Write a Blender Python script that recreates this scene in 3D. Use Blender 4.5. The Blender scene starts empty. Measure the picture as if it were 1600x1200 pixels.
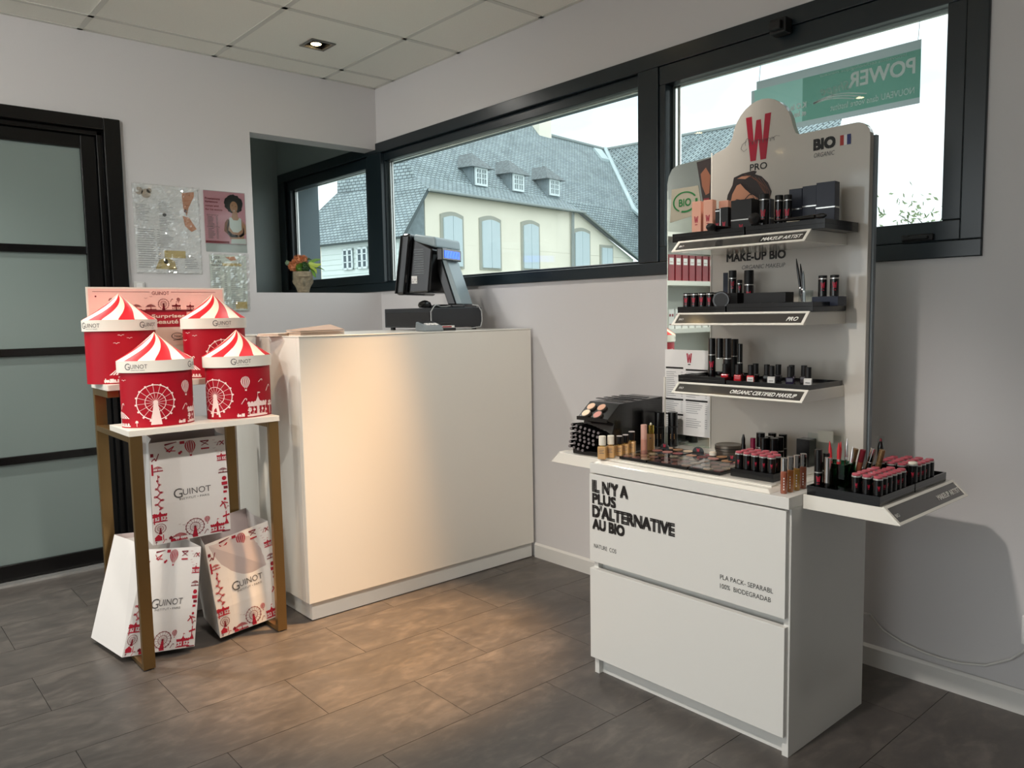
import bpy, bmesh, math, random
from mathutils import Vector, Matrix
random.seed(7)
C = bpy.context.scene
COL = C.collection
PI = math.pi
def lin(v):
    v = v/255.0
    return v/12.92 if v <= 0.04045 else ((v+0.055)/1.055)**2.4
def rgb(r, g, b): return (lin(r), lin(g), lin(b), 1.0)

# ------------------------------------------------------------------ camera
YAW, PITCH, ROLL = 0.7196, 0.0896, -0.0169
cy, sy, cp, sp = math.cos(YAW), math.sin(YAW), math.cos(PITCH), math.sin(PITCH)
fwd = Vector((sy*cp, cy*cp, -sp)); rt = Vector((cy, -sy, 0)); up = rt.cross(fwd)
cr, sr = math.cos(ROLL), math.sin(ROLL)
r2 = cr*rt + sr*up; u2 = -sr*rt + cr*up
cam = bpy.data.cameras.new('camera'); cam.sensor_width = 36; cam.lens = 1226.56/1600*36
cam.clip_end = 500
co = bpy.data.objects.new('camera', cam); COL.objects.link(co)
co.matrix_world = Matrix(((r2.x, u2.x, -fwd.x, -2.4915), (r2.y, u2.y, -fwd.y, -3.9959), (r2.z, u2.z, -fwd.z, 1.1576), (0, 0, 0, 1)))
C.camera = co
# ------------------------------------------------------------------ colour management, sky
C.view_settings.view_transform = 'Standard'; C.view_settings.look = 'None'
C.view_settings.gamma = 1; C.view_settings.use_curve_mapping = False
C.view_settings.exposure = 1.36
LAMP_W = 26.0
SKY = 1.0
w = bpy.data.worlds.new('sky'); C.world = w; w.use_nodes = True
nt = w.node_tree; nt.nodes.clear()
tc = nt.nodes.new('ShaderNodeTexCoord'); mp = nt.nodes.new('ShaderNodeMapping'); mp.inputs['Scale'].default_value = (1.5, 1.5, 4)
nz = nt.nodes.new('ShaderNodeTexNoise'); nz.inputs['Scale'].default_value = 1.6; nz.inputs['Detail'].default_value = 6
cr_ = nt.nodes.new('ShaderNodeValToRGB')
cr_.color_ramp.elements[0].position = .38; cr_.color_ramp.elements[0].color = (.46, .56, .60, 1)
cr_.color_ramp.elements[1].position = .60; cr_.color_ramp.elements[1].color = (.96, .99, 1, 1)
bg = nt.nodes.new('ShaderNodeBackground'); bg.inputs['Strength'].default_value = SKY
wo = nt.nodes.new('ShaderNodeOutputWorld')
nt.links.new(tc.outputs['Generated'], mp.inputs['Vector']); nt.links.new(mp.outputs[0], nz.inputs['Vector'])
nt.links.new(nz.outputs['Fac'], cr_.inputs[0]); nt.links.new(cr_.outputs[0], bg.inputs[0]); nt.links.new(bg.outputs[0], wo.inputs[0])
X0_ = -5.2
def portal(name, loc, rot, sx, sy_):
    l = bpy.data.lights.new(name, 'AREA'); l.shape = 'RECTANGLE'; l.size = sx; l.size_y = sy_; l.cycles.is_portal = True
    o = bpy.data.objects.new(name, l); o.location = loc; o.rotation_euler = rot; COL.objects.link(o)
portal('daylight_portal_side', (.27, -.95, 1.71), (0, PI/2, 0), .78, 4.4)      # both shine into the room
portal('daylight_portal_shopfront', (X0_-.15, -2.55, 1.24), (0, -PI/2, 0), 2.4, 4.1)

# ------------------------------------------------------------------ materials
MATS = {}
def mat(name, col, rough=.5, metal=0, coat=0, noise=None, bump=None, trans=0, emis=None, spec=.5, alpha=None):
    m = bpy.data.materials.new(name); m.use_nodes = True; n = m.node_tree; b = n.nodes['Principled BSDF']
    c = rgb(*col); b.inputs['Base Color'].default_value = c; b.inputs['Roughness'].default_value = rough
    b.inputs['Metallic'].default_value = metal; b.inputs['Coat Weight'].default_value = coat; b.inputs['Coat Roughness'].default_value = .05
    b.inputs['Transmission Weight'].default_value = trans; b.inputs['Specular IOR Level'].default_value = spec
    if emis: b.inputs['Emission Color'].default_value = rgb(*emis[0]); b.inputs['Emission Strength'].default_value = emis[1]
    if alpha is not None: b.inputs['Alpha'].default_value = alpha
    if noise or bump:
        t = n.nodes.new('ShaderNodeTexCoord'); z = n.nodes.new('ShaderNodeTexNoise'); z.inputs['Detail'].default_value = 5
        n.links.new(t.outputs['Object'], z.inputs['Vector'])
        z.inputs['Scale'].default_value = (noise or bump)[0]
        if noise:
            r = n.nodes.new('ShaderNodeValToRGB'); k = noise[1]
            r.color_ramp.elements[0].position = .3; r.color_ramp.elements[1].position = .7
            r.color_ramp.elements[0].color = tuple(x*(1-k) for x in c[:3])+(1,); r.color_ramp.elements[1].color = tuple(min(1, x*(1+k)) for x in c[:3])+(1,)
            n.links.new(z.outputs['Fac'], r.inputs[0]); n.links.new(r.outputs[0], b.inputs['Base Color'])
        if bump:
            z2 = n.nodes.new('ShaderNodeTexNoise'); z2.inputs['Scale'].default_value = bump[0]; z2.inputs['Detail'].default_value = 4
            n.links.new(t.outputs['Object'], z2.inputs['Vector'])
            bp = n.nodes.new('ShaderNodeBump'); bp.inputs['Strength'].default_value = bump[1]; bp.inputs['Distance'].default_value = bump[2]
            n.links.new(z2.outputs['Fac'], bp.inputs['Height']); n.links.new(bp.outputs[0], b.inputs['Normal'])
    MATS[name] = m; return m
def glassmat(name, col=(240, 250, 248), refl=.035, rough=0.0, tint=1.0):
    m = bpy.data.materials.new(name); m.use_nodes = True; n = m.node_tree; n.nodes.clear()
    o = n.nodes.new('ShaderNodeOutputMaterial'); t = n.nodes.new('ShaderNodeBsdfTransparent'); g = n.nodes.new('ShaderNodeBsdfGlossy')
    c = rgb(*col); t.inputs[0].default_value = c; g.inputs['Roughness'].default_value = rough
    lf = n.nodes.new('ShaderNodeLayerWeight'); lf.inputs['Blend'].default_value = .5; pw = n.nodes.new('ShaderNodeMath'); pw.operation = 'POWER'; pw.inputs[1].default_value = 5; n.links.new(lf.outputs['Facing'], pw.inputs[0]); lw = n.nodes.new('ShaderNodeMath'); lw.operation = 'MULTIPLY_ADD'; lw.inputs[1].default_value = .9; lw.inputs[2].default_value = refl; n.links.new(pw.outputs[0], lw.inputs[0])
    x = n.nodes.new('ShaderNodeMixShader'); n.links.new(lw.outputs[0], x.inputs[0]); n.links.new(t.outputs[0], x.inputs[1]); n.links.new(g.outputs[0], x.inputs[2]); n.links.new(x.outputs[0], o.inputs[0])
    MATS[name] = m; return m
WALL = mat('wall_paint', (208, 205, 205), .75, bump=(90, .08, .002))
CEIL = mat('ceiling_tile_white', (240, 239, 230), .8, noise=(160, .02), bump=(300, .12, .001))
GRID = mat('ceiling_grid_white', (214, 213, 205), .5)
GREYW = mat('alcove_grey_paint', (160, 166, 163), .6, bump=(80, .1, .002))
BLACKF = mat('black_window_frame', (20, 31, 37), .28, spec=.6, bump=(60, .04, .001))
BLACKW = mat('black_painted_wood', (5, 5, 6), .24, bump=(40, .12, .002))
WHITE = mat('white_laminate', (226, 222, 213), .32, coat=.15)
WHITE2 = mat('white_melamine', (222, 221, 216), .38)
SKIRT = mat('white_skirting', (214, 212, 208), .45)
BOARD = mat('glossy_white_board', (205, 199, 190), .22, coat=.8)
SHELFM = mat('white_acrylic_shelf', (240, 236, 226), .2, coat=.6)
STRIP = mat('silver_grey_label_strip', (120, 118, 116), .12, metal=.75)
MIRROR = mat('mirror', (225, 235, 230), .015, metal=1)
GOLD = mat('brushed_gold_metal', (146, 118, 76), .34, metal=.85, bump=(200, .05, .0005))
RED = mat('red_card', (160, 2, 28), .5, spec=.3)
REDINK = mat('red_ink', (170, 20, 45), .5)
DARKRED = mat('dark_red_ink', (120, 15, 35), .5)
PINKINK = mat('pale_pink_print', (240, 205, 200), .45)
CREAM = mat('cream_card', (250, 236, 214), .42)
BRRED = mat('bright_red_card', (215, 20, 35), .42)
BANDW = mat('white_card_band', (226, 222, 214), .4)
PAPER = mat('white_bag_paper', (226, 223, 220), .36, coat=.15, bump=(14, .12, .004))
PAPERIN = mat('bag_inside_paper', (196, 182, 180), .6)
TEXTB = mat('black_print', (22, 20, 20), .5)
TEXTG = mat('grey_print', (90, 88, 88), .5)
TEXTW = mat('white_print', (240, 238, 232), .5)
BLK = mat('glossy_black_plastic', (9, 8, 9), .22, coat=.3)
BLKM = mat('matt_black_card', (13, 13, 15), .5)
NAVY = mat('navy_carton', (18, 26, 48), .4)
SILV = mat('silver_ring', (215, 214, 210), .18, metal=.7)
CHROME = mat('chrome_cap', (225, 222, 220), .08, metal=1)
GOLDC = mat('gold_cap', (212, 186, 90), .18, metal=1)
PINKTOP = mat('pink_lipstick_disc', (186, 82, 96), .35, coat=.3)
WRED = mat('crimson_logo', (170, 20, 50), .4)
PEACH = mat('peach_carton', (232, 172, 148), .45)
DRED = mat('dark_red_carton', (140, 30, 42), .45)
AMB = mat('amber_gloss', (176, 106, 52), .15, coat=.5)
BRN = mat('brown_gloss', (150, 84, 62), .15, coat=.5)
OCH = mat('ochre_gloss', (186, 140, 66), .15, coat=.5)
FOUND = mat('beige_foundation_glass', (205, 160, 104), .15, coat=.6)
GREEN = mat('dark_green_glass', (28, 80, 62), .15, coat=.6)
CREAMW = mat('cream_white_cap', (238, 230, 214), .35)
PINKT = mat('dusty_pink_tube', (216, 168, 152), .35)
TIN = mat('grey_metal_tin', (120, 112, 102), .35, metal=.8)
GREYP = mat('grey_plastic', (120, 128, 132), .38)
TEAL = mat('silver_grey_plastic', (150, 166, 172), .35)
DKGREY = mat('dark_grey_metal', (38, 40, 44), .4, bump=(200, .05, .0005))
VFD = mat('blue_display', (10, 40, 200), .3, emis=((30, 80, 255), 1.2))
CABLE = mat('light_grey_cable', (168, 170, 170), .45)
CONC = mat('weathered_stone_pot', (138, 126, 104), .85, noise=(60, .3), bump=(80, .4, .004))
LEAF = mat('leaf_green', (88, 130, 44), .5, noise=(30, .25)); LEAF2 = mat('yellow_green_leaf', (150, 170, 60), .5); DLEAF = mat('dark_leaf', (38, 72, 28), .6)
ORAN = mat('orange_petal', (190, 118, 76), .6, noise=(50, .3))
SAGE = mat('sage_green_bud', (126, 146, 116), .6)
GLASS = glassmat('window_glass', (247, 251, 251))
PLASTIC = glassmat('clear_plastic', (236, 240, 238), rough=.08)
CLEAR = glassmat('clear_acrylic', (246, 249, 248))
FROST = mat('frosted_glass', (126, 138, 134), .22, spec=.6)
def backlit(name, col, k=.5):
    m = bpy.data.materials.new(name); m.use_nodes = True; n = m.node_tree; n.nodes.clear(); o = n.nodes.new('ShaderNodeOutputMaterial')
    a = n.nodes.new('ShaderNodeBsdfDiffuse'); b = n.nodes.new('ShaderNodeBsdfTranslucent'); a.inputs[0].default_value = rgb(*col); b.inputs[0].default_value = rgb(*col); x = n.nodes.new('ShaderNodeMixShader'); x.inputs[0].default_value = k
    n.links.new(a.outputs[0], x.inputs[1]); n.links.new(b.outputs[0], x.inputs[2]); n.links.new(x.outputs[0], o.inputs[0]); MATS[name] = m; return m
GREENB = backlit('green_banner', (96, 138, 122), .8); GREENL = backlit('pale_green_banner', (140, 176, 164), .8); BANNERG = backlit('grey_banner_edge', (158, 166, 164), .8); BANT = backlit('banner_white_print', (246, 250, 248), .0)
SKIN = mat('poster_skin_tone', (196, 140, 110), .5); SKIN2 = mat('poster_skin_shade', (150, 96, 72), .5); HAIR = mat('poster_dark_hair', (42, 34, 34), .5); PINK = mat('poster_pink', (228, 158, 172), .45)
LIPM = mat('poster_lip', (170, 60, 70), .5); WHITEP = mat('printed_white', (228, 226, 224), .45); BEIGE = mat('poster_beige', (196, 176, 120), .5); GREYPR = mat('print_line_grey', (150, 150, 152), .5)
BIOG = mat('green_print', (30, 120, 60), .5); BLUEF = mat('flag_blue', (40, 50, 110), .5); REDF = mat('flag_red', (178, 50, 40), .5)
BROC = mat('brochure_paper', (232, 214, 196), .5); BROC2 = mat('brochure_side', (190, 160, 140), .6)
BULB = mat('lamp_bulb', (255, 236, 190), .5, emis=((255, 222, 160), 14))
TRIMG = mat('grey_lamp_trim', (120, 118, 112), .4, metal=.4)
FACADE = mat('cream_render', (245, 238, 220), .9, noise=(.8, .04)); STONE = mat('weathered_surround', (172, 172, 160), .9); SHUT = mat('pale_blue_shutter', (200, 214, 218), .7)
CLAP = mat('white_clapboard', (220, 230, 226), .8); WINW = mat('white_window_paint', (225, 235, 235), .6); PANE = mat('dark_house_pane', (70, 84, 92), .15)
FLASH = mat('lead_flashing', (196, 210, 212), .6); GRASS = mat('outdoor_ground', (120, 124, 112), .95); FOL = mat('distant_foliage', (120, 132, 96), .9)
EXTG = mat('grey_exterior_render', (118, 130, 136), .8)

def slate_mat():
    m = bpy.data.materials.new('slate_roof'); m.use_nodes = True; n = m.node_tree; b = n.nodes['Principled BSDF']; b.inputs['Roughness'].default_value = .75
    t = n.nodes.new('ShaderNodeUVMap'); br = n.nodes.new('ShaderNodeTexBrick'); br.offset = .5
    br.inputs['Scale'].default_value = 1; br.inputs['Brick Width'].default_value = .22; br.inputs['Row Height'].default_value = .125; br.inputs['Mortar Size'].default_value = .018; br.inputs['Mortar Smooth'].default_value = .4
    br.inputs['Color1'].default_value = rgb(150, 164, 168); br.inputs['Color2'].default_value = rgb(172, 186, 188); br.inputs['Mortar'].default_value = rgb(92, 102, 104)
    n.links.new(t.outputs[0], br.inputs['Vector'])
    nz = n.nodes.new('ShaderNodeTexNoise'); nz.inputs['Scale'].default_value = 1.2; nz.inputs['Detail'].default_value = 6; n.links.new(t.outputs[0], nz.inputs['Vector'])
    mx = n.nodes.new('ShaderNodeMix'); mx.data_type = 'RGBA'; mx.blend_type = 'MULTIPLY'; mx.inputs[0].default_value = .55
    r = n.nodes.new('ShaderNodeValToRGB'); r.color_ramp.elements[0].position = .3; r.color_ramp.elements[0].color = (.55, .56, .54, 1); r.color_ramp.elements[1].position = .6
    n.links.new(nz.outputs['Fac'], r.inputs[0]); n.links.new(br.outputs['Color'], mx.inputs[6]); n.links.new(r.outputs[0], mx.inputs[7]); n.links.new(mx.outputs[2], b.inputs['Base Color'])
    bp = n.nodes.new('ShaderNodeBump'); bp.inputs['Distance'].default_value = .03; bp.invert = True; n.links.new(br.outputs['Fac'], bp.inputs['Height']); n.links.new(bp.outputs[0], b.inputs['Normal'])
    return m
SLATE = slate_mat(); SLATEP = mat('slate_hung_side', (132, 144, 148), .8, noise=(6, .15)); SLATED = mat('dark_dormer_slate', (120, 127, 128), .85, noise=(9, .3), bump=(14, .5, .03)); GUTT = mat('weathered_zinc', (146, 154, 152), .6)
def floor_mat():
    m = bpy.data.materials.new('floor_vinyl_tile'); m.use_nodes = True; n = m.node_tree; b = n.nodes['Principled BSDF']
    t = n.nodes.new('ShaderNodeTexCoord'); oi = n.nodes.new('ShaderNodeObjectInfo')
    ad = n.nodes.new('ShaderNodeVectorMath'); ad.operation = 'ADD'
    sc = n.nodes.new('ShaderNodeVectorMath'); sc.operation = 'SCALE'; sc.inputs['Scale'].default_value = 1.0
    cmb = n.nodes.new('ShaderNodeCombineXYZ'); ml = n.nodes.new('ShaderNodeMath'); ml.operation = 'MULTIPLY'; ml.inputs[1].default_value = 37
    n.links.new(oi.outputs['Random'], ml.inputs[0]); n.links.new(ml.outputs[0], cmb.inputs[2])
    n.links.new(t.outputs['Object'], ad.inputs[0]); n.links.new(cmb.outputs[0], ad.inputs[1])
    mp = n.nodes.new('ShaderNodeMapping'); mp.inputs['Scale'].default_value = (1, 1.9, 1); n.links.new(ad.outputs[0], mp.inputs[0])
    z1 = n.nodes.new('ShaderNodeTexNoise'); z1.inputs['Scale'].default_value = 7; z1.inputs['Detail'].default_value = 9; z1.inputs['Roughness'].default_value = .62; z1.inputs['Distortion'].default_value = .6
    n.links.new(mp.outputs[0], z1.inputs['Vector'])
    z2 = n.nodes.new('ShaderNodeTexNoise'); z2.inputs['Scale'].default_value = 26; z2.inputs['Detail'].default_value = 8; n.links.new(mp.outputs[0], z2.inputs['Vector'])
    r = n.nodes.new('ShaderNodeValToRGB'); e = r.color_ramp.elements
    e[0].position = .30; e[0].color = rgb(66, 62, 60); e[1].position = .74; e[1].color = rgb(108, 101, 95)
    k = e.new(.52); k.color = rgb(82, 77, 73)
    mx = n.nodes.new('ShaderNodeMath'); mx.operation = 'MULTIPLY_ADD'; mx.inputs[1].default_value = .35; n.links.new(z2.outputs['Fac'], mx.inputs[0])
    s2 = n.nodes.new('ShaderNodeMath'); s2.operation = 'MULTIPLY'; s2.inputs[1].default_value = .68; n.links.new(z1.outputs['Fac'], s2.inputs[0]); n.links.new(s2.outputs[0], mx.inputs[2])
    n.links.new(mx.outputs[0], r.inputs[0]); n.links.new(r.outputs[0], b.inputs['Base Color'])
    rr = n.nodes.new('ShaderNodeMapRange'); rr.inputs['To Min'].default_value = .26; rr.inputs['To Max'].default_value = .5; n.links.new(z2.outputs['Fac'], rr.inputs['Value']); n.links.new(rr.outputs[0], b.inputs['Roughness'])
    bp = n.nodes.new('ShaderNodeBump'); bp.inputs['Strength'].default_value = .15; bp.inputs['Distance'].default_value = .002; n.links.new(z2.outputs['Fac'], bp.inputs['Height']); n.links.new(bp.outputs[0], b.inputs['Normal'])
    return m
TILE = floor_mat(); JOINT = mat('floor_joint', (34, 31, 30), .8)

# ------------------------------------------------------------------ mesh helpers
class MB:
    def __init__(s): s.v = []; s.f = []; s.m = []; s.uv = {}
    def add(s, vs, fs, mi=0):
        o = len(s.v); s.v += [tuple(p) for p in vs]
        for f in fs: s.f.append([i+o for i in f]); s.m.append(mi)
    def box(s, a, b, mi=0):
        x0, y0, z0 = a; x1, y1, z1 = b
        s.add([(x0, y0, z0), (x1, y0, z0), (x1, y1, z0), (x0, y1, z0), (x0, y0, z1), (x1, y0, z1), (x1, y1, z1), (x0, y1, z1)],
              [(0, 3, 2, 1), (4, 5, 6, 7), (0, 1, 5, 4), (1, 2, 6, 5), (2, 3, 7, 6), (3, 0, 4, 7)], mi); return s
    def hexa(s, p, mi=0):   # 4 bottom, 4 top
        s.add(p, [(0, 3, 2, 1), (4, 5, 6, 7), (0, 1, 5, 4), (1, 2, 6, 5), (2, 3, 7, 6), (3, 0, 4, 7)], mi); return s
    def poly(s, pts, mi=0): s.add(pts, [tuple(range(len(pts)))], mi); return s
    def prism(s, pts, d, mi=0):  # pts 3D loop, d extrusion vector
        n = len(pts); d = Vector(d); top = [tuple(Vector(p)+d) for p in pts]
        s.add(list(pts)+top, [tuple(range(n))[::-1], tuple(range(n, 2*n))]+[(i, (i+1) % n, n+(i+1) % n, n+i) for i in range(n)], mi); return s
    def lathe(s, prof, n=20, c=(0, 0, 0), mi=0, ax=1.0, ay=1.0, cap=True):
        vs = []
        for r, z in prof:
            for k in range(n):
                a = 2*PI*k/n; vs.append((c[0]+r*ax*math.cos(a), c[1]+r*ay*math.sin(a), c[2]+z))
        fs = []
        for j in range(len(prof)-1):
            for k in range(n): fs.append((j*n+k, j*n+(k+1) % n, (j+1)*n+(k+1) % n, (j+1)*n+k))
        if cap: fs.append(tuple(range(n))[::-1]); fs.append(tuple(range((len(prof)-1)*n, len(prof)*n)))
        s.add(vs, fs, mi); return s
    def cyl(s, c, r, h, n=20, mi=0, bev=0):
        p = [(r, 0), (r, h)] if not bev else [(r-bev, 0), (r, bev), (r, h-bev), (r-bev, h)]
        return s.lathe(p, n, c, mi)
    def tube(s, pts, r, n=8, mi=0, r1=None):
        pts = [Vector(p) for p in pts]; vs = []; N = len(pts)
        prev = None
        for i, p in enumerate(pts):
            t = (pts[min(i+1, N-1)]-pts[max(i-1, 0)]).normalized()
            a = prev if prev is not None else (Vector((0, 0, 1)) if abs(t.z) < .9 else Vector((1, 0, 0)))
            x = (a - t*a.dot(t)).normalized(); y = t.cross(x); prev = x
            rr = r if r1 is None else r+(r1-r)*i/(N-1)
            for k in range(n): q = p+x*rr*math.cos(2*PI*k/n)+y*rr*math.sin(2*PI*k/n); vs.append(tuple(q))
        fs = [(j*n+k, j*n+(k+1) % n, (j+1)*n+(k+1) % n, (j+1)*n+k) for j in range(N-1) for k in range(n)]
        fs += [tuple(range(n))[::-1], tuple(range((N-1)*n, N*n))]
        s.add(vs, fs, mi); return s
    def build(s, name, mats, parent=None, smooth=False, bevel=0, loc=None, world=True, seg=2):
        me = bpy.data.meshes.new(name); me.from_pydata(s.v, [], s.f); me.update()
        if not isinstance(mats, (list, tuple)): mats = [mats]
        for m in mats: me.materials.append(m)
        me.polygons.foreach_set('material_index', s.m)
        if s.uv:
            ul = me.uv_layers.new(name='UVMap')
            for pi, p in enumerate(me.polygons):
                if pi in s.uv:
                    for li, uv in zip(p.loop_indices, s.uv[pi]): ul.data[li].uv = uv
        if smooth:
            me.polygons.foreach_set('use_smooth', [True]*len(me.polygons))
            try: me.set_sharp_from_angle(angle=math.radians(38))
            except Exception: pass
        o = bpy.data.objects.new(name, me); COL.objects.link(o)
        if loc: o.location = loc
        if parent:
            o.parent = parent
            if world: o.matrix_parent_inverse = Matrix.Translation(-Vector(parent.location)) if parent.type == 'EMPTY' and not parent.rotation_euler.z else wm(parent).inverted()
        if bevel:
            b = o.modifiers.new('bevel', 'BEVEL'); b.width = bevel; b.segments = seg; b.limit_method = 'ANGLE'
        return o
def wm(o):
    m = o.matrix_basis.copy()
    if o.parent: m = wm(o.parent) @ o.matrix_parent_inverse @ m
    return m
def tag(o, label=None, cat=None, group=None, kind=None):
    if label: o['label'] = label
    if cat: o['category'] = cat
    if group: o['group'] = group
    if kind: o['kind'] = kind
    return o
def thing(name, label, cat, loc=(0, 0, 0), rz=0, group=None):
    o = bpy.data.objects.new(name, None); COL.objects.link(o); o.location = loc; o.rotation_euler.z = rz; o.empty_display_size = .05
    return tag(o, label, cat, group)
def struct(o): o['kind'] = 'structure'; return o
def B(name, a, b, m, parent=None, bevel=0, **k): return MB().box(a, b).build(name, m, parent, bevel=bevel, **k)
def dup(root, loc, rz=None, label=None, group=None, sc=None, swap=None):
    r = root.copy(); COL.objects.link(r); r.location = loc
    if rz is not None: r.rotation_euler.z = rz
    if sc: r.scale = sc
    if label: r['label'] = label
    if group: r['group'] = group
    for ch in root.children:
        c = ch.copy(); COL.objects.link(c); c.parent = r
        if swap and ch.name.split('.')[0] in swap:
            c.data = ch.data.copy(); c.data.materials[0] = swap[ch.name.split('.')[0]]
        for g in ch.children:
            d = g.copy(); COL.objects.link(d); d.parent = c
    return r
# local-space thing parts: build with world=False
def L(mb, name, m, parent, **k): return mb.build(name, m, parent, world=False, **k)

_tc = {}
def tmesh(s, bold=0.0, shear=0.0, space=1.0):
    k = (s, bold, shear, space)
    if k in _tc: return _tc[k]
    cu = bpy.data.curves.new('t', 'FONT'); cu.body = s; cu.size = 1; cu.offset = bold; cu.shear = shear; cu.resolution_u = 3; cu.space_character = space
    o = bpy.data.objects.new('t', cu); COL.objects.link(o)
    dg = bpy.context.evaluated_depsgraph_get(); me = bpy.data.meshes.new_from_object(o.evaluated_get(dg))
    vs = [(v.co.x, v.co.y) for v in me.vertices]; fs = [tuple(p.vertices) for p in me.polygons]
    bpy.data.objects.remove(o); bpy.data.curves.remove(cu); bpy.data.meshes.remove(me)
    x0 = min(v[0] for v in vs); x1 = max(v[0] for v in vs); y0 = min(v[1] for v in vs); y1 = max(v[1] for v in vs)
    vs = [((x-x0)/(x1-x0), (y-y0)/(y1-y0)) for x, y in vs]
    _tc[k] = (vs, fs); return _tc[k]
def text(mb, s, fn, x, y, wd, h, mi=0, bold=0.0, shear=0.0, mirror=False, space=1.0):
    vs, fs = tmesh(s, 0.0, shear, space)
    k = max(0.0, bold)*h*1.5       # bold lettering: overlapping strokes of the same colour
    p0 = Vector(fn(x+.5*wd, y)); nn = (Vector(fn(x+.5*wd+.001, y))-p0).cross(Vector(fn(x+.5*wd, y+.001))-p0).normalized()
    for i, (dx, dy) in enumerate([(0, 0)] if k <= 0 else [(-k, -k), (k, -k), (-k, k), (k, k)]):
        mb.add([tuple(Vector(fn(x+dx+((1-a) if mirror else a)*wd, y+dy+b*h))+nn*(.00009*i)) for a, b in vs], fs, mi)
def plane(o, xd, ud):
    o = Vector(o); xd = Vector(xd); ud = Vector(ud)
    return lambda u, v: tuple(o+xd*u+ud*v)
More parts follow.
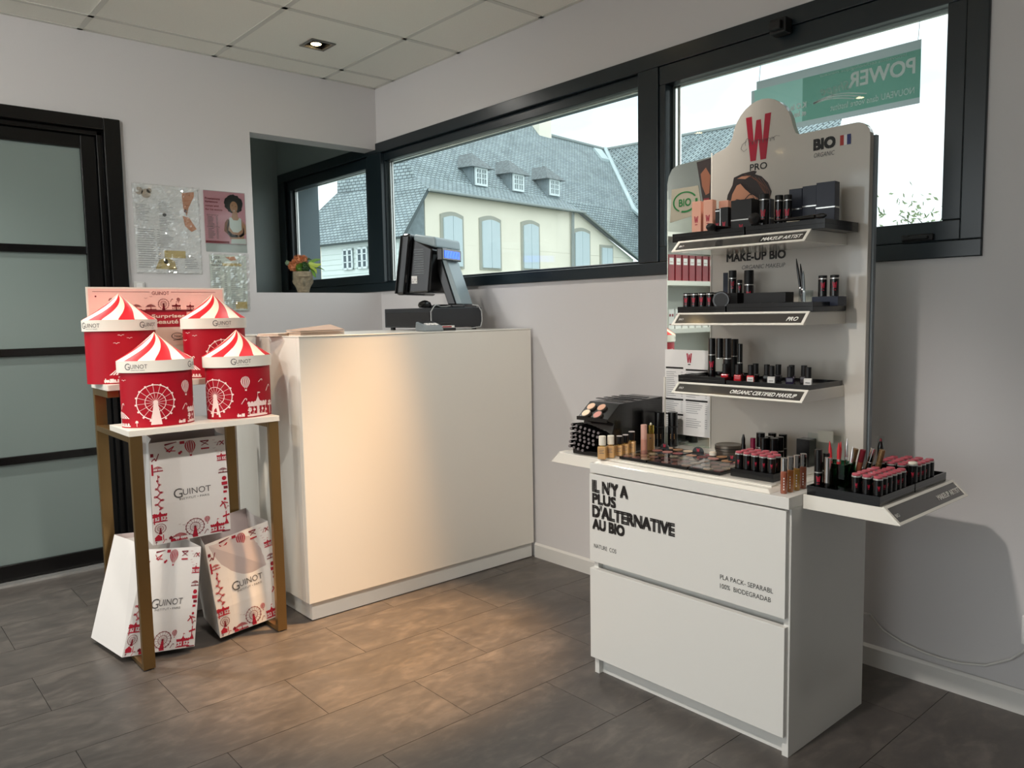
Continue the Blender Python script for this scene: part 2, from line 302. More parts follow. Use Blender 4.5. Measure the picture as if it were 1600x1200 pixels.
# 2D drawing
class D2:
    def __init__(s, mb, fn): s.mb = mb; s.fn = fn
    def poly(s, pts, mi=0): s.mb.poly([s.fn(*p) for p in pts], mi)
    def rect(s, x, y, wd, h, mi=0, n=1):
        for i in range(n): a = x+wd*i/n; b = x+wd*(i+1)/n; s.poly([(a, y), (b, y), (b, y+h), (a, y+h)], mi)
    def disc(s, x, y, r, mi=0, n=12, ry=None): ry = ry or r; s.poly([(x+r*math.cos(2*PI*k/n), y+ry*math.sin(2*PI*k/n)) for k in range(n)], mi)
    def ring(s, x, y, r, wd, mi=0, n=36, a0=0, a1=2*PI, ry=None):
        q = (ry or r)/r
        for k in range(n):
            a = a0+(a1-a0)*k/n; b = a0+(a1-a0)*(k+1)/n
            s.poly([(x+(r-wd/2)*math.cos(a), y+q*(r-wd/2)*math.sin(a)), (x+(r+wd/2)*math.cos(a), y+q*(r+wd/2)*math.sin(a)), (x+(r+wd/2)*math.cos(b), y+q*(r+wd/2)*math.sin(b)), (x+(r-wd/2)*math.cos(b), y+q*(r-wd/2)*math.sin(b))], mi)
    def line(s, p, q, wd, mi=0, n=1):
        dx, dy = q[0]-p[0], q[1]-p[1]; l = math.hypot(dx, dy) or 1; nx, ny = -dy/l*wd/2, dx/l*wd/2
        for i in range(n):
            a = (p[0]+dx*i/n, p[1]+dy*i/n); b = (p[0]+dx*(i+1)/n, p[1]+dy*(i+1)/n)
            s.poly([(a[0]-nx, a[1]-ny), (b[0]-nx, b[1]-ny), (b[0]+nx, b[1]+ny), (a[0]+nx, a[1]+ny)], mi)
    def curve(s, pts, wd, mi=0):
        for a, b in zip(pts, pts[1:]): s.line(a, b, wd, mi)
    def text(s, t, x, y, wd, h, mi=0, **k): text(s.mb, t, s.fn, x, y, wd, h, mi, **k)
    # fairground motifs
    def ferris(s, x, y, r, mi=0, tower=None, thin=1.0):
        s.ring(x, y, r, .05*r*thin, mi, 40); s.ring(x, y, r*.55, .035*r*thin, mi, 32)
        for k in range(16):
            a = 2*PI*k/16+.1; s.line((x, y), (x+r*math.cos(a), y+r*math.sin(a)), .018*r*thin, mi, 3)
            s.disc(x+1.05*r*math.cos(a), y+1.05*r*math.sin(a)-.03*r, .06*r, mi, 8)
        s.disc(x, y, .13*r, mi)
        t = mi if tower is None else tower
        s.poly([(x-.3*r, y-1.28*r), (x+.3*r, y-1.28*r), (x+.1*r, y), (x-.1*r, y)], t)
    def balloon(s, x, y, r, mi=0):
        for k in range(5):
            a0 = -1+2*k/5+.04; a1 = -1+2*(k+1)/5-.04
            def xx(a, t): return x+r*a*math.sin(PI*min(1, t*.93+.07))**.6 if t < .5 else x+r*a*(1-(t-.5)*1.5)
            pts = []
            N = 7
            prof = [(0, 1.15), (.55, .98), (.88, .6), (1, .15), (.88, -.35), (.6, -.8), (.28, -1.15)]
            if k % 2 == 0 or True:
                L_ = [(x+r*p[0]*a0, y+r*p[1]) for p in prof]; R_ = [(x+r*p[0]*(a1-.1), y+r*p[1]) for p in prof]
                s.poly(L_+R_[:0:-1] if False else [(L_[0][0]+1e-5, L_[0][1])]+L_[1:]+R_[:0:-1], mi)
        s.rect(x-.18*r, y-1.75*r, .36*r, .3*r, mi); s.line((x-.2*r, y-1.15*r), (x-.15*r, y-1.5*r), .04*r, mi); s.line((x+.2*r, y-1.15*r), (x+.15*r, y-1.5*r), .04*r, mi)
    def carousel(s, x, y, wd, mi=0, n=4):
        h = wd*.9
        s.rect(x-wd*.5, y, wd, h*.07, mi, n); s.rect(x-wd*.4, y+h*.07, wd*.8, h*.04, mi, n)
        for k in range(5):
            px = x-wd*.4+k*wd*.2; s.line((px, y+h*.1), (px, y+h*.5), wd*.018, mi)
            s.disc(px+wd*.02, y+h*.26+(k % 2)*h*.05, wd*.06, mi, 7); s.line((px-wd*.04, y+h*.2), (px-wd*.06, y+h*.13), wd*.02, mi)
        s.rect(x-wd*.06, y+h*.1, wd*.12, h*.4, mi)
        s.rect(x-wd*.46, y+h*.46, wd*.92, h*.14, mi, n)
        for k in range(7): s.disc(x-wd*.42+k*wd*.14, y+h*.62, wd*.07, mi, 8)
        s.poly([(x-wd*.2, y+h*.64), (x-wd*.1, y+h*.7), (x-wd*.03, y+h*.86), (x, y+h*.96), (x+wd*.03, y+h*.86), (x+wd*.1, y+h*.7), (x+wd*.2, y+h*.64)], mi)
        s.line((x, y+h*.95), (x, y+h*1.12), wd*.015, mi); s.poly([(x, y+h*1.04), (x+wd*.14, y+h*1.07), (x+wd*.1, y+h*1.11), (x, y+h*1.12)], mi)
    def tent(s, x, y, wd, mi=0):
        N = 9
        for k in range(N):
            a0 = -1+2*k/N+.03; a1 = -1+2*(k+1)/N-.05
            s.poly([(x+wd*.5*a0, y+wd*.3), (x+wd*.5*a1, y+wd*.3), (x+wd*.28*a1, y+wd*.48), (x+wd*.03*a1, y+wd*.56), (x+wd*.03*a0, y+wd*.56), (x+wd*.28*a0, y+wd*.48)], mi)
        s.line((x, y+wd*.02), (x, y+wd*.3), wd*.05, mi); s.rect(x-wd*.5, y, wd, wd*.05, mi, 4)
        for k in range(8): s.disc(x-wd*.42+k*wd*.12, y+wd*.09, wd*.045, mi, 7)
    def cane(s, x, y, h, mi=0, t=.5):
        c, q = math.cos(t), math.sin(t)
        pts = [(0, 0), (0, .65*h)]+[(.14*h-.14*h*math.cos(a), .65*h+.2*h*math.sin(a)) for a in [.6, 1.2, 1.8, 2.4, 3.0]]
        s.curve([(x+c*a+q*b, y-q*a+c*b) for a, b in pts], h*.09, mi)
    def bird(s, x, y, r, mi=0): s.curve([(x-r, y+.3*r), (x-.4*r, y+.35*r), (x, y), (x+.45*r, y+.4*r), (x+r, y+.35*r)], r*.13, mi)
    def train(s, x, y, wd, mi=0):
        s.rect(x, y, wd*.55, wd*.28, mi); s.rect(x+wd*.6, y, wd*.4, wd*.4, mi); s.rect(x+wd*.1, y+wd*.28, wd*.1, wd*.16, mi)
        for k in range(4): s.disc(x+wd*(.12+.25*k), y, wd*.07, mi, 8)
    def post(s, x, y, h, mi=0): s.line((x, y), (x, y+h), h*.08, mi); s.rect(x-h*.25, y+h*.6, h*.5, h*.16, mi); s.rect(x-h*.18, y+h*.8, h*.4, h*.14, mi)
    def coaster(s, x, y, wd, h, mi=0, t=.004):
        pts = []
        for i in range(64):
            a = i/63; pts.append((x+wd*.5+wd*.45*math.sin(a*PI*9)*(.6+.4*math.sin(a*5)), y+h*(a+.05*math.sin(a*PI*18))))
        s.curve(pts, t, mi); s.curve([(a+t*1.7, b) for a, b in pts], t*.4, mi)
    def house(s, x, y, wd, mi=0): s.rect(x, y, wd, wd*.5, mi); s.poly([(x-wd*.1, y+wd*.5), (x+wd*1.1, y+wd*.5), (x+wd*.5, y+wd*1.05)], mi); s.rect(x+wd*1.15, y, wd*.12, wd*.9, mi)

def ell(a, b, off, z0, rot=0):
    # arc-length map around an ellipse, u=0 faces -y
    N = 720; tab = [0]; pr = None
    for k in range(1, N+1):
        t0 = -PI/2+2*PI*(k-1)/N; t1 = -PI/2+2*PI*k/N
        tab.append(tab[-1]+math.hypot(a*(math.cos(t1)-math.cos(t0)), b*(math.sin(t1)-math.sin(t0))))
    per = tab[-1]
    def fn(u, v):
        u = u % per; lo = 0; hi = N
        while hi-lo > 1:
            m = (lo+hi)//2
            if tab[m] <= u: lo = m
            else: hi = m
        t = -PI/2+2*PI*(lo+(u-tab[lo])/(tab[lo+1]-tab[lo]))/N
        nx, ny = math.cos(t)*b, math.sin(t)*a; l = math.hypot(nx, ny)
        return (a*math.cos(t)+off*nx/l, b*math.sin(t)+off*ny/l, z0+v)
    return fn, per
# ================================================================== ROOM
H = 2.4545; X0 = -5.2; Y0 = -7.0
# floor with staggered tiles
fl = struct(B('floor', (X0, Y0, -.06), (0, 0, -.004), JOINT))
rows = [(-1.39+.2925*k) for k in range(-20, 6)]
tm = {}
nt_ = 0
for i, y1 in enumerate([-1.39+.2925*k for k in range(5, -20, -1)]):
    y0 = y1-.2925
    k = round((y1+1.39)/.2925); ofs = -1.155 if k % 2 == 0 else -.855
    ya, yb = max(y0, Y0), min(y1, 0)
    if yb-ya < .01: continue
    x = ofs+.6*2
    while x > X0:
        xa, xb = max(x-.6, X0), min(x, 0)
        if xb-xa > .01 and ya > -4.9:
            key = (round(xb-xa, 3), round(yb-ya, 3))
            if key not in tm:
                o = MB().box((0.0008, 0.0008, -.004), (xb-xa-.0008, yb-ya-.0008, 0)).build('tile', TILE, fl, world=False)
                tm[key] = o
            else: o = tm[key].copy(); COL.objects.link(o)
            o.location = (xa, ya, 0); nt_ += 1
        x -= .6
o = MB().box((X0, Y0, -.004), (0, -4.9, 0)).build('far_tiles', TILE, fl); o['kind'] = 'stuff'
# ceiling
ce = struct(B('ceiling', (X0, Y0, H+.03), (.25, 1.6, H+.1), CEIL))
tm = {}
xs = [0, -.3268]+[-.3268-.6*k for k in range(1, 9)]+[X0]; ys = [0, -.201]+[-.201-.6*k for k in range(1, 12)]+[Y0]
xs = sorted([x for x in xs if x >= X0]); ys = sorted([y for y in ys if y >= Y0])
LAMPS = [(-.607-1.8*i, -.476-1.2*j) for i in range(3) for j in range(5)]+[(-1.807, -2.876)]  # last entry is an added lamp off the grid, brightening the paper bags
g = MB()
for x in xs[1:-1]: g.box((x-.012, Y0, H-.001), (x+.012, 0, H+.012))
for y in ys[1:-1]: g.box((X0, y-.012, H-.001), (0, y+.012, H+.012))
g.box((X0, -.02, H-.001), (0, 0, H+.004)); g.box((-.02, Y0, H-.001), (0, 0, H+.004))
for xa, xb in zip(xs, xs[1:]):
    for ya, yb in zip(ys, ys[1:]):
        if xb-xa < .03 or yb-ya < .03: continue
        lp = [l for l in LAMPS if xa < l[0] < xb and ya < l[1] < yb]
        a, b, c, d = .0121, .0121, xb-xa-.0121, yb-ya-.0121
        key = (round(xb-xa, 3), round(yb-ya, 3), round(lp[0][0]-xa, 3) if lp else 0, round(lp[0][1]-ya, 3) if lp else 0)
        if key not in tm:
            m = MB()
            if lp:
                lx, ly = lp[0][0]-xa, lp[0][1]-ya; q = .05
                m.box((a, b, .0012), (lx-q, d, .02)); m.box((lx+q, b, .0012), (c, d, .02)); m.box((lx-q, b, .0012), (lx+q, ly-q, .02)); m.box((lx-q, ly+q, .0012), (lx+q, d, .02))
            else: m.box((a, b, .0012), (c, d, .02))
            o = m.build('ceiling_tile', CEIL, ce, world=False); tm[key] = o
        else: o = tm[key].copy(); COL.objects.link(o)
        o.location = (xa, ya, H)
g.build('ceiling_grid', GRID, ce)
# downlights (recessed square trims, tilted bulbs)
first = None
for i, (lx, ly) in enumerate(LAMPS):
    nm = 'square silver framed recessed spotlight glowing warm in the ceiling above the counter corner'
    OR_ = ['first', 'second', 'third', 'fourth', 'fifth']
    if first is None:
        t = thing('recessed_spotlight', nm, 'ceiling light', (lx, ly, H))
        m = MB()
        for a, b in [((-.064, -.064), (.064, -.05)), ((-.064, .05), (.064, .064)), ((-.064, -.05), (-.05, .05)), ((.05, -.05), (.064, .05))]: m.box((a[0], a[1], -.004), (b[0], b[1], -.0012))
        L(m, 'trim_frame', TRIMG, t, bevel=.001)
        m = MB(); q = .0485
        for a, b in [((-q, -q), (q, -q+.003)), ((-q, q-.003), (q, q)), ((-q, -q), (-q+.003, q)), ((q-.003, -q), (q, q))]: m.box((a[0], a[1], -.001), (b[0], b[1], .028))
        m.box((-q, -q, .0262), (q, q, .029)); L(m, 'housing', BLKM, t)
        m = MB().lathe([(.02, .024), (.026, .012), (.027, .006), (.024, .005)], 24, (-.002, .012, 0)); L(m, 'lamp_ring', SILV, t, smooth=True)
        m = MB().lathe([(.0235, .0062), (.0235, .0045), (.012, .0035), (.001, .003)], 24, (-.002, .012, 0)); L(m, 'bulb', BULB, t, smooth=True)
        first = t
    else:
        dup(first, (lx, ly, H), label='recessed ceiling spotlight, %s row from the window wall, %s from the counter corner' % (OR_[i//5], OR_[i%5]) if i < 15 else 'added ceiling spotlight between two rows, aimed at the canister rack to brighten the bags', group='spotlights further back in the ceiling')
SPOT = {0: (0, 0)}
def spot(lx, ly, aim, W, size=75, col=(1, .77, .5), blend=.6):
    l = bpy.data.lights.new('spot', 'SPOT'); l.energy = W; l.spot_size = math.radians(size); l.spot_blend = blend; l.shadow_soft_size = .05; l.color = col
    o = bpy.data.objects.new('spot', l); COL.objects.link(o); o.location = (lx, ly, H-.012)
    o.rotation_euler = (Vector(aim)-Vector((lx, ly, H-.012))).to_track_quat('-Z', 'Y').to_euler()
for i, (lx, ly) in enumerate(LAMPS):
    if abs(lx+2.407) < .01 and abs(ly+1.676) < .01: spot(lx, ly, (-1.35, -1.2, .75), LAMP_W*.9, 46, (1, .76, .5))
    elif abs(lx+.607) < .01 and abs(ly+1.676) < .01: spot(lx, ly, (-1.10, -1.66, .0), LAMP_W*11, 35, (1, .58, .27), .9); 
    elif abs(lx+2.407) < .01 and abs(ly+2.876) < .01: spot(lx, ly, (-.6, -2.66, .6), LAMP_W*2.0, 44, (1, .93, .86), .8)
    elif abs(lx+1.807) < .01: spot(lx, ly, (-1.66, -1.2, .35), LAMP_W*2.3, 40, (1, .92, .84), .9)
    elif abs(lx+.607) < .01 and abs(ly+2.876) < .01: spot(lx, ly, (-.35, -1.31, .5), LAMP_W*1.3, 60, (1, .93, .84), 1.0)
    elif ly > -.5: spot(lx, ly, (lx, ly-.8, 0), LAMP_W*(.6 if lx > -.7 else 1.9), 130, (1, .98, .93), 1.0)
    elif ly < -2.9 or lx > -.7: spot(lx, ly, (lx-.5, ly, 0), LAMP_W*.12, 90, (1, .95, .88))
    elif lx < -4: spot(lx, ly, (-1.6, 0, 1.6), LAMP_W*(3.2 if ly < -2 else 1.5), 70, (1, .98, .93), 1.0)
    else: spot(lx, ly, (lx+.8, ly+1.2, 0), LAMP_W*1.0, 130, (1, .96, .9), 1.0)

# walls
WY0, WY1, WZ0, WZ1 = -3.188, 1.30, 1.298, 2.148
m = MB()
m.box((0, Y0, -.06), (.08, 1.6, WZ0)); m.box((0, Y0, WZ1), (.08, 1.6, H+.03)); m.box((0, Y0, WZ0), (.08, WY0, WZ1)); m.box((0, WY1, WZ0), (.08, 1.6, WZ1))
struct(m.build('wall_right', WALL)); m = MB(); m.box((.08, Y0, -.06), (.25, 1.6, 1.33)); m.box((.08, Y0, 2.09), (.25, 1.6, H+.03)); m.box((.08, Y0, 1.33), (.25, -3.13, 2.09)); m.box((.08, 1.2, 1.33), (.25, 1.6, 2.09))
struct(m.build('wall_exterior', EXTG))
m = MB(); D0, D1, DZ = -2.38, -1.387, 2.078
m.box((X0, 0, -.06), (D0, .12, H+.03)); m.box((D0, 0, DZ), (D1, .12, H+.03)); m.box((D1, 0, -.06), (-.759, .12, H+.03)); m.box((-.759, 0, -.06), (0, .12, 1.29)); m.box((-.759, 0, 2.112), (0, .12, H+.03))
struct(m.build('wall_back', WALL))
m = MB(); m.box((-1.0, .121, 1.2), (-.001, 1.4, 1.289)); m.box((-1.0, 1.312, 1.289), (-.001, 1.42, H+.03)); m.box((-1.05, .121, 1.289), (-.95, 1.312, H+.03)); m.box((-.003, .121, WZ1+.001), (-.0005, 1.311, H+.029))
struct(m.build('wall_alcove', GREYW))
struct(B('wall_sky_block', (-2.9, .6, -.06), (-1.06, .66, H+.03), GREYW))  # unseen wall behind the door, added to keep sky light out
struct(B('wall_front', (X0-.2, Y0-.1, -.06), (.25, Y0, H+.03), WALL))
m = MB(); m.box((X0-.2, Y0, -.06), (X0, -4.6, H+.03)); m.box((X0-.2, -.5, -.06), (X0, .12, H+.03)); m.box((X0-.2, -4.6, 2.4), (X0, -.5, H+.03)); m.box((X0-.2, -4.6, -.06), (X0, -.5, .05))
struct(m.build('wall_left', WALL))
m = MB(); m.prism([(-.001, Y0, 0), (-.001, Y0, .062), (-.006, Y0, .07), (-.013, Y0, .06), (-.013, Y0, 0)][::-1], (0, -Y0-1.31, 0)); struct(m.build('baseboard_right', SKIRT))
m = MB(); m.box((-1.386, -.013, 0), (-1.18, -.001, .07)); m.box((X0, -.013, 0), (D0-.06, -.001, .07)); struct(m.build('baseboard_back', SKIRT, bevel=.003))

# long window band
win = struct(MB().box((-.01, WY0, 2.09), (.079, WY1, WZ1)).box((-.01, WY0, WZ0), (.079, WY1, 1.348)).box((-.01, WY0, 1.348), (.079, -3.13, 2.09)).box((-.01, 1.2, 1.348), (.079, WY1, 2.09)).build('window_1', BLACKF, bevel=.003))
def sash(name, ya, yb, za, zb, x0, x1, fw, parent=None, m_=BLACKF, bev=.003):
    m = MB(); m.box((x0, ya, za), (x1, yb, za+fw[2])); m.box((x0, ya, zb-fw[3]), (x1, yb, zb)); m.box((x0, ya, za+fw[2]), (x1, ya+fw[0], zb-fw[3])); m.box((x0, yb-fw[1], za+fw[2]), (x1, yb, zb-fw[3]))
    return m.build(name, m_, parent, bevel=bev)
# mullions
B('mullion', (-.012, -.055, 1.349), (.078, .10, 2.089), BLACKF, win, .003); B('mullion', (-.012, -2.045, 1.349), (.078, -1.945, 2.089), BLACKF, win, .003)
sash('casement_frame', .101, 1.199, 1.349, 2.089, .008, .07, (.045, .055, .055, .062), win)
sash('fixed_frame', -1.944, -.056, 1.349, 2.089, .012, .07, (.006, .006, .01, .045), win)
sash('casement_frame', -3.129, -2.046, 1.349, 2.089, -.006, .072, (.052, .03, .058, .07), win)
for ya, yb, za, zb in [(.147, 1.143, 1.405, 2.026), (-1.937, -.063, 1.36, 2.043), (-3.076, -2.077, 1.408, 2.018)]:
    B('pane', (.03, ya, za), (.036, yb, zb), GLASS, win)
    m = MB()  # aluminium spacer and weather seal in the glazing edge
    m.box((.038, yb-.014, za), (.058, yb-.002, zb)); m.box((.038, yb-.036, za+.004), (.046, yb-.024, zb-.004)); m.box((.038, ya, zb-.01), (.05, yb, zb-.004))
    m.build('glazing_spacer', SILV, win)
m = MB(); m.box((-.02, -3.06, 1.352), (-.008, -2.97, 1.372)); m.box((-.032, -3.05, 1.356), (-.02, -2.985, 1.366)); m.box((-.03, -2.995, 1.354), (-.012, -2.975, 1.37)); m.build('handle', BLKM, win, bevel=.003)
t = MB(); t.box((-.055, -2.60, 2.062), (-.012, -2.54, 2.112)); t.box((-.075, -2.59, 2.07), (-.055, -2.55, 2.10))
tag(t.build('window_sensor', BLKM, bevel=.005), 'small black box sensor clipped to the top of the black window frame', 'sensor')
# door
dr = struct(MB().box((D1-.07, -.018, 0), (D1+.002, .1, DZ)).box((D0-.002, -.018, 0), (D0+.07, .1, DZ)).box((D0+.07, -.018, DZ-.055), (D1-.07, .1, DZ)).build('door_1', BLACKW, bevel=.004))
m = MB(); m.box((D1-.095, .012, .01), (D1-.07, .08, 2.02)); m.box((D0+.07, .012, .01), (D0+.095, .08, 2.02)); m.box((D0+.07, .012, 2.0), (D1-.07, .08, 2.0235)); m.build('door_stop', BLACKW, dr, bevel=.003)
lx0, lx1 = D0+.097, D1-.097
B('stile', (lx1-.062, .03, .012), (lx1, .07, 1.998), BLACKW, dr, .003); B('stile', (lx0, .03, .012), (lx0+.07, .07, 1.998), BLACKW, dr, .003)
rz = [(.012, .085), (.53, .565), (1.005, 1.04), (1.462, 1.497), (1.94, 1.998)]
for a, b in rz: B('rail', (lx0+.07, .03, a), (lx1-.062, .07, b), BLACKW, dr, .003)
for (a, b), (c, d) in zip(rz, rz[1:]): B('pane', (lx0+.071, .045, b), (lx1-.063, .055, c), FROST, dr)
B('threshold', (D0+.07, -.015, 0), (D1-.07, .1, .0105), SILV, dr)
# behind the glass only the added wall that blocks sky light

# ================================================================== COUNTER
ct = thing('reception_counter', 'tall white laminate reception counter with recessed plinth in the room corner', 'counter', (-.6, -1.0, 0))
B('front_panel', (-1.175, -1.31, .072), (-.016, -1.288, 1.082), WHITE, ct, .0015)
B('side_panel', (-1.175, -1.287, .072), (-1.153, -.66, 1.082), WHITE, ct, .0015)
m = MB(); m.box((-1.16, -1.298, .004), (-.02, -1.28, .071)); m.box((-1.16, -1.279, .004), (-1.142, -.68, .071)); m.build('plinth', WHITE2, ct)
B('worktop', (-1.177, -1.312, 1.0825), (-.016, -.655, 1.0865), WHITE, ct, .001)
m = MB(); [m.cyl((x, -1.26, 0), .016, .004, 10) for x in (-1.1, -.6, -.1)]; m.build('levelling_feet', BLKM, ct)
Z = 1.0868
# brochures
def broch(i, x, y, z, rz, lab, tilt=0, n=5, col=BROC):
    t = thing('brochure_stack', lab, 'brochure', (x, y, z), rz)
    for k in range(n):
        a, b = .002*(k % 3), .003*((k*7) % 3)
        m = MB()
        if k == n-1 and tilt:
            m.hexa([(-.105, -.05, k*.0035), (.10, -.05, k*.0035+.001), (.105, .05, k*.0035+tilt), (-.10, .05, k*.0035+.002), (-.105, -.05, k*.0035+.002), (.10, -.05, k*.0035+.003), (.105, .05, k*.0035+tilt+.002), (-.10, .05, k*.0035+.004)])
        else: m.box((-.1+a, -.05+b, k*.0035), (.1+b, .05-a, k*.0035+.0026))
        L(m, 'leaflet', col if k % 2 == 0 else BROC2, t)
broch(0, -1.035, -1.17, Z, .12, 'pile of folded pinkish paper leaflets on the left end of the white counter', .02, 6)
broch(1, -1.13, -1.09, Z, .5, 'thin cream leaflets lying flat behind the larger leaflet pile on the counter', 0, 3)
# cash drawer
cd = thing('cash_drawer', 'black metal cash drawer on rubber feet on the white counter', 'cash drawer', (-.278, -.9, Z))
dx0, dx1, dy0, dy1, dz0, dz1 = -.424, -.132, -1.1, -.70, Z+.012, 1.189
B('body', (dx0+.003, dy0+.003, dz0), (dx1-.003, dy1, dz1), DKGREY, cd, .003)
B('drawer_front', (dx0, dy0+.02, dz0+.01), (dx0+.0028, dy1-.02, dz1-.02), BLK, cd)
m = MB()
for x in (dx0+.03, dx1-.03):
    for y in (dy0+.03, dy1-.03): m.cyl((x, y, Z), .012, .0122, 12)
m.build('foot', BLKM, cd)
# POS monitor
tv = Vector((.89, .454, 0)); bv = Vector((.454, -.89, 0)); ZZ = Vector((0, 0, 1)); F0 = Vector((-.20, -1.0, 1.1895))
def lp(a, b, z): return tuple(F0+tv*a+bv*b+ZZ*z)
mo = thing('till_monitor', 'black touch screen till monitor seen from behind on a silver grey slanted stand', 'monitor', tuple(F0))
m = MB(); m.hexa([lp(-.07, -.10, 0), lp(.07, -.10, 0), lp(.07, .07, 0), lp(-.07, .07, 0), lp(-.07, -.10, .016), lp(.07, -.10, .016), lp(.07, .06, .016), lp(-.07, .06, .016)]); m.build('stand_base', BLK, mo, bevel=.004)
def slab(m, a0, a1, b0, b1, z0, b2, b3, z1): m.hexa([lp(a0, b0, z0), lp(a1, b0, z0), lp(a1, b1, z0), lp(a0, b1, z0), lp(a0, b2, z1), lp(a1, b2, z1), lp(a1, b3, z1), lp(a0, b3, z1)])
m = MB(); slab(m, -.062, .062, .02, .05, .016, -.055, -.03, .245); m.build('stand_cover', TEAL, mo, bevel=.004)
m = MB(); slab(m, -.068, .068, -.02, .0195, .016, -.095, -.056, .24); m.build('stand_spine', BLK, mo, bevel=.003)
m = MB(); slab(m, -.165, .165, -.245, -.20, .062, -.205, -.16, .345); m.build('screen_housing', BLK, mo, bevel=.014, seg=3)
m = MB(); slab(m, -.16, .16, -.251, -.246, .07, -.211, -.206, .337); m.build('screen', BLKM, mo)
m = MB(); m.hexa([lp(-.13, -.199, .070), lp(.13, -.199, .070), lp(.13, -.085, .070), lp(-.13, -.085, .070), lp(-.13, -.165, .33), lp(.13, -.165, .33), lp(.13, -.06, .275), lp(-.13, -.06, .275)]); m.build('rear_housing', BLK, mo, bevel=.01)
m = MB(); m.hexa([lp(-.135, -.16, .312), lp(.135, -.16, .312), lp(.135, -.04, .276), lp(-.135, -.04, .276), lp(-.135, -.156, .344), lp(.135, -.156, .344), lp(.135, -.045, .325), lp(-.135, -.045, .325)]); m.build('top_cover', TEAL, mo, bevel=.012, seg=3)
m = MB()
for k in range(11):
    z = .16+k*.011; b = -.158+.0*k
    m.hexa([lp(-.1325, b, z), lp(-.1301, b, z), lp(-.1301, b+.05, z), lp(-.1325, b+.05, z), lp(-.1325, b, z+.003), lp(-.1301, b, z+.003), lp(-.1301, b+.05, z+.003), lp(-.1325, b+.05, z+.003)])
m.build('vent_slots', GREYP, mo)
m = MB(); m.poly([lp(-.1318, -.175, .115), lp(-.1318, -.145, .115), lp(-.1318, -.145, .15), lp(-.1318, -.175, .15)]); o = m.build('rating_sticker', WHITEP, mo)
m = MB(); text(m, 'II I', plane(lp(-.1322, -.172, .12), bv, ZZ), 0, 0, .024, .006); text(m, '+ 251', plane(lp(-.1322, -.172, .13), bv, ZZ), 0, 0, .024, .007); m.build('sticker_print', TEXTG, mo)
m = MB(); slab(m, -.15, .05, -.03, .0, .218, -.03, -.0, .272); o1 = m.build('customer_display', BLK, mo, bevel=.004)
m = MB(); m.poly([lp(-.132, .0012, .229), lp(.028, .0012, .229), lp(.028, .0012, .262), lp(-.132, .0012, .262)]); m.build('display_panel', VFD, o1)
m = MB(); pl = plane(lp(-.132, .0018, .229), tv, ZZ)
for k in range(5): m.poly([pl(.01+.03*k, .003), pl(.018+.03*k, .003), pl(.034+.03*k, .030), pl(.026+.03*k, .030)])
m.build('display_glint', mat('display_light_blue', (110, 150, 230), .4), o1)
# card terminal and cables
tm_ = thing('card_terminal', 'small grey card payment terminal lying in front of the black cash drawer', 'card terminal', (-.50, -1.19, Z), -.35)
L(MB().hexa([(-.045, -.06, 0), (.045, -.06, 0), (.045, .09, 0), (-.045, .09, 0), (-.04, -.055, .024), (.04, -.055, .024), (.042, .09, .042), (-.042, .09, .042)]), 'body', GREYP, tm_, bevel=.006)
L(MB().hexa([(-.03, .02, .0375), (.03, .02, .0375), (.032, .08, .0425), (-.032, .08, .0425), (-.03, .02, .0385), (.03, .02, .0385), (.032, .08, .0435), (-.032, .08, .0435)]), 'screen', BLKM, tm_)
m = MB()
for i in range(3):
    for j in range(4): m.box((-.026+i*.019, -.045+j*.014, .026+j*.0016), (-.012+i*.019, -.035+j*.014, .0305+j*.0016))
L(m, 'keypad', WHITEP, tm_, bevel=.001)
rc = thing('receipt_cradle', 'small cradle with a strip of printed till receipts beside the card terminal', 'cradle', (-.405, -1.155, Z), -.2)
L(MB().box((-.05, -.03, 0), (.05, .03, .012)).box((-.05, .02, .012), (.05, .03, .035)), 'tray', BLKM, rc, bevel=.003)
L(MB().box((-.044, -.026, .0125), (.044, .018, .022)), 'receipts', WHITEP, rc); L(MB().box((-.03, -.0262, .014), (.03, -.0264, .02)), 'printed_bar', DRED, rc)
tag(MB().tube([(-.44, -1.113, Z+.05), (-.445, -1.12, Z+.085), (-.43, -1.125, Z+.108), (-.40, -1.10, Z+.116), (-.34, -1.05, Z+.1075), (-.30, -1.04, Z+.1075), (-.27, -1.03, Z+.112)], .0026, 8).tube([(-.44, -1.113, Z+.05), (-.45, -1.13, Z+.03)], .0026).build('terminal_cable', CABLE, smooth=True), 'grey cable looping from the card terminal up over the cash drawer', 'cable')
tag(MB().tube([(-.185, -1.09, Z+.115), (-.165, -1.11, Z+.11), (-.15, -1.115, Z+.085), (-.147, -1.115, Z+.04), (-.16, -1.118, Z+.012), (-.22, -1.118, Z+.006), (-.33, -1.135, Z+.004)], .0026, 8).build('till_cable', CABLE, smooth=True), 'grey cable hanging down the right front of the cash drawer', 'cable')
gl = MB(); pts = [(-.40, -.95), (-.385, -1.02), (-.34, -1.0), (-.30, -.96)]
m = MB()
for i in range(9):
    t_ = i/8
m.lathe([(.0, 0), (.03, .002), (.036, .012), (.03, .026), (.012, .034), (.001, .036)], 20, (-.385, -.99, 1.1892), 0, 1.0, .62, cap=False)
m.hexa([(-.365, -1.01, 1.1894), (-.31, -1.0, 1.1894), (-.31, -.975, 1.1894), (-.365, -.97, 1.1894), (-.365, -1.01, 1.203), (-.31, -1.0, 1.194), (-.31, -.975, 1.194), (-.365, -.97, 1.203)])
tag(m.build('barcode_scanner', BLK, smooth=True), 'black handheld barcode scanner lying on top of the cash drawer', 'scanner')
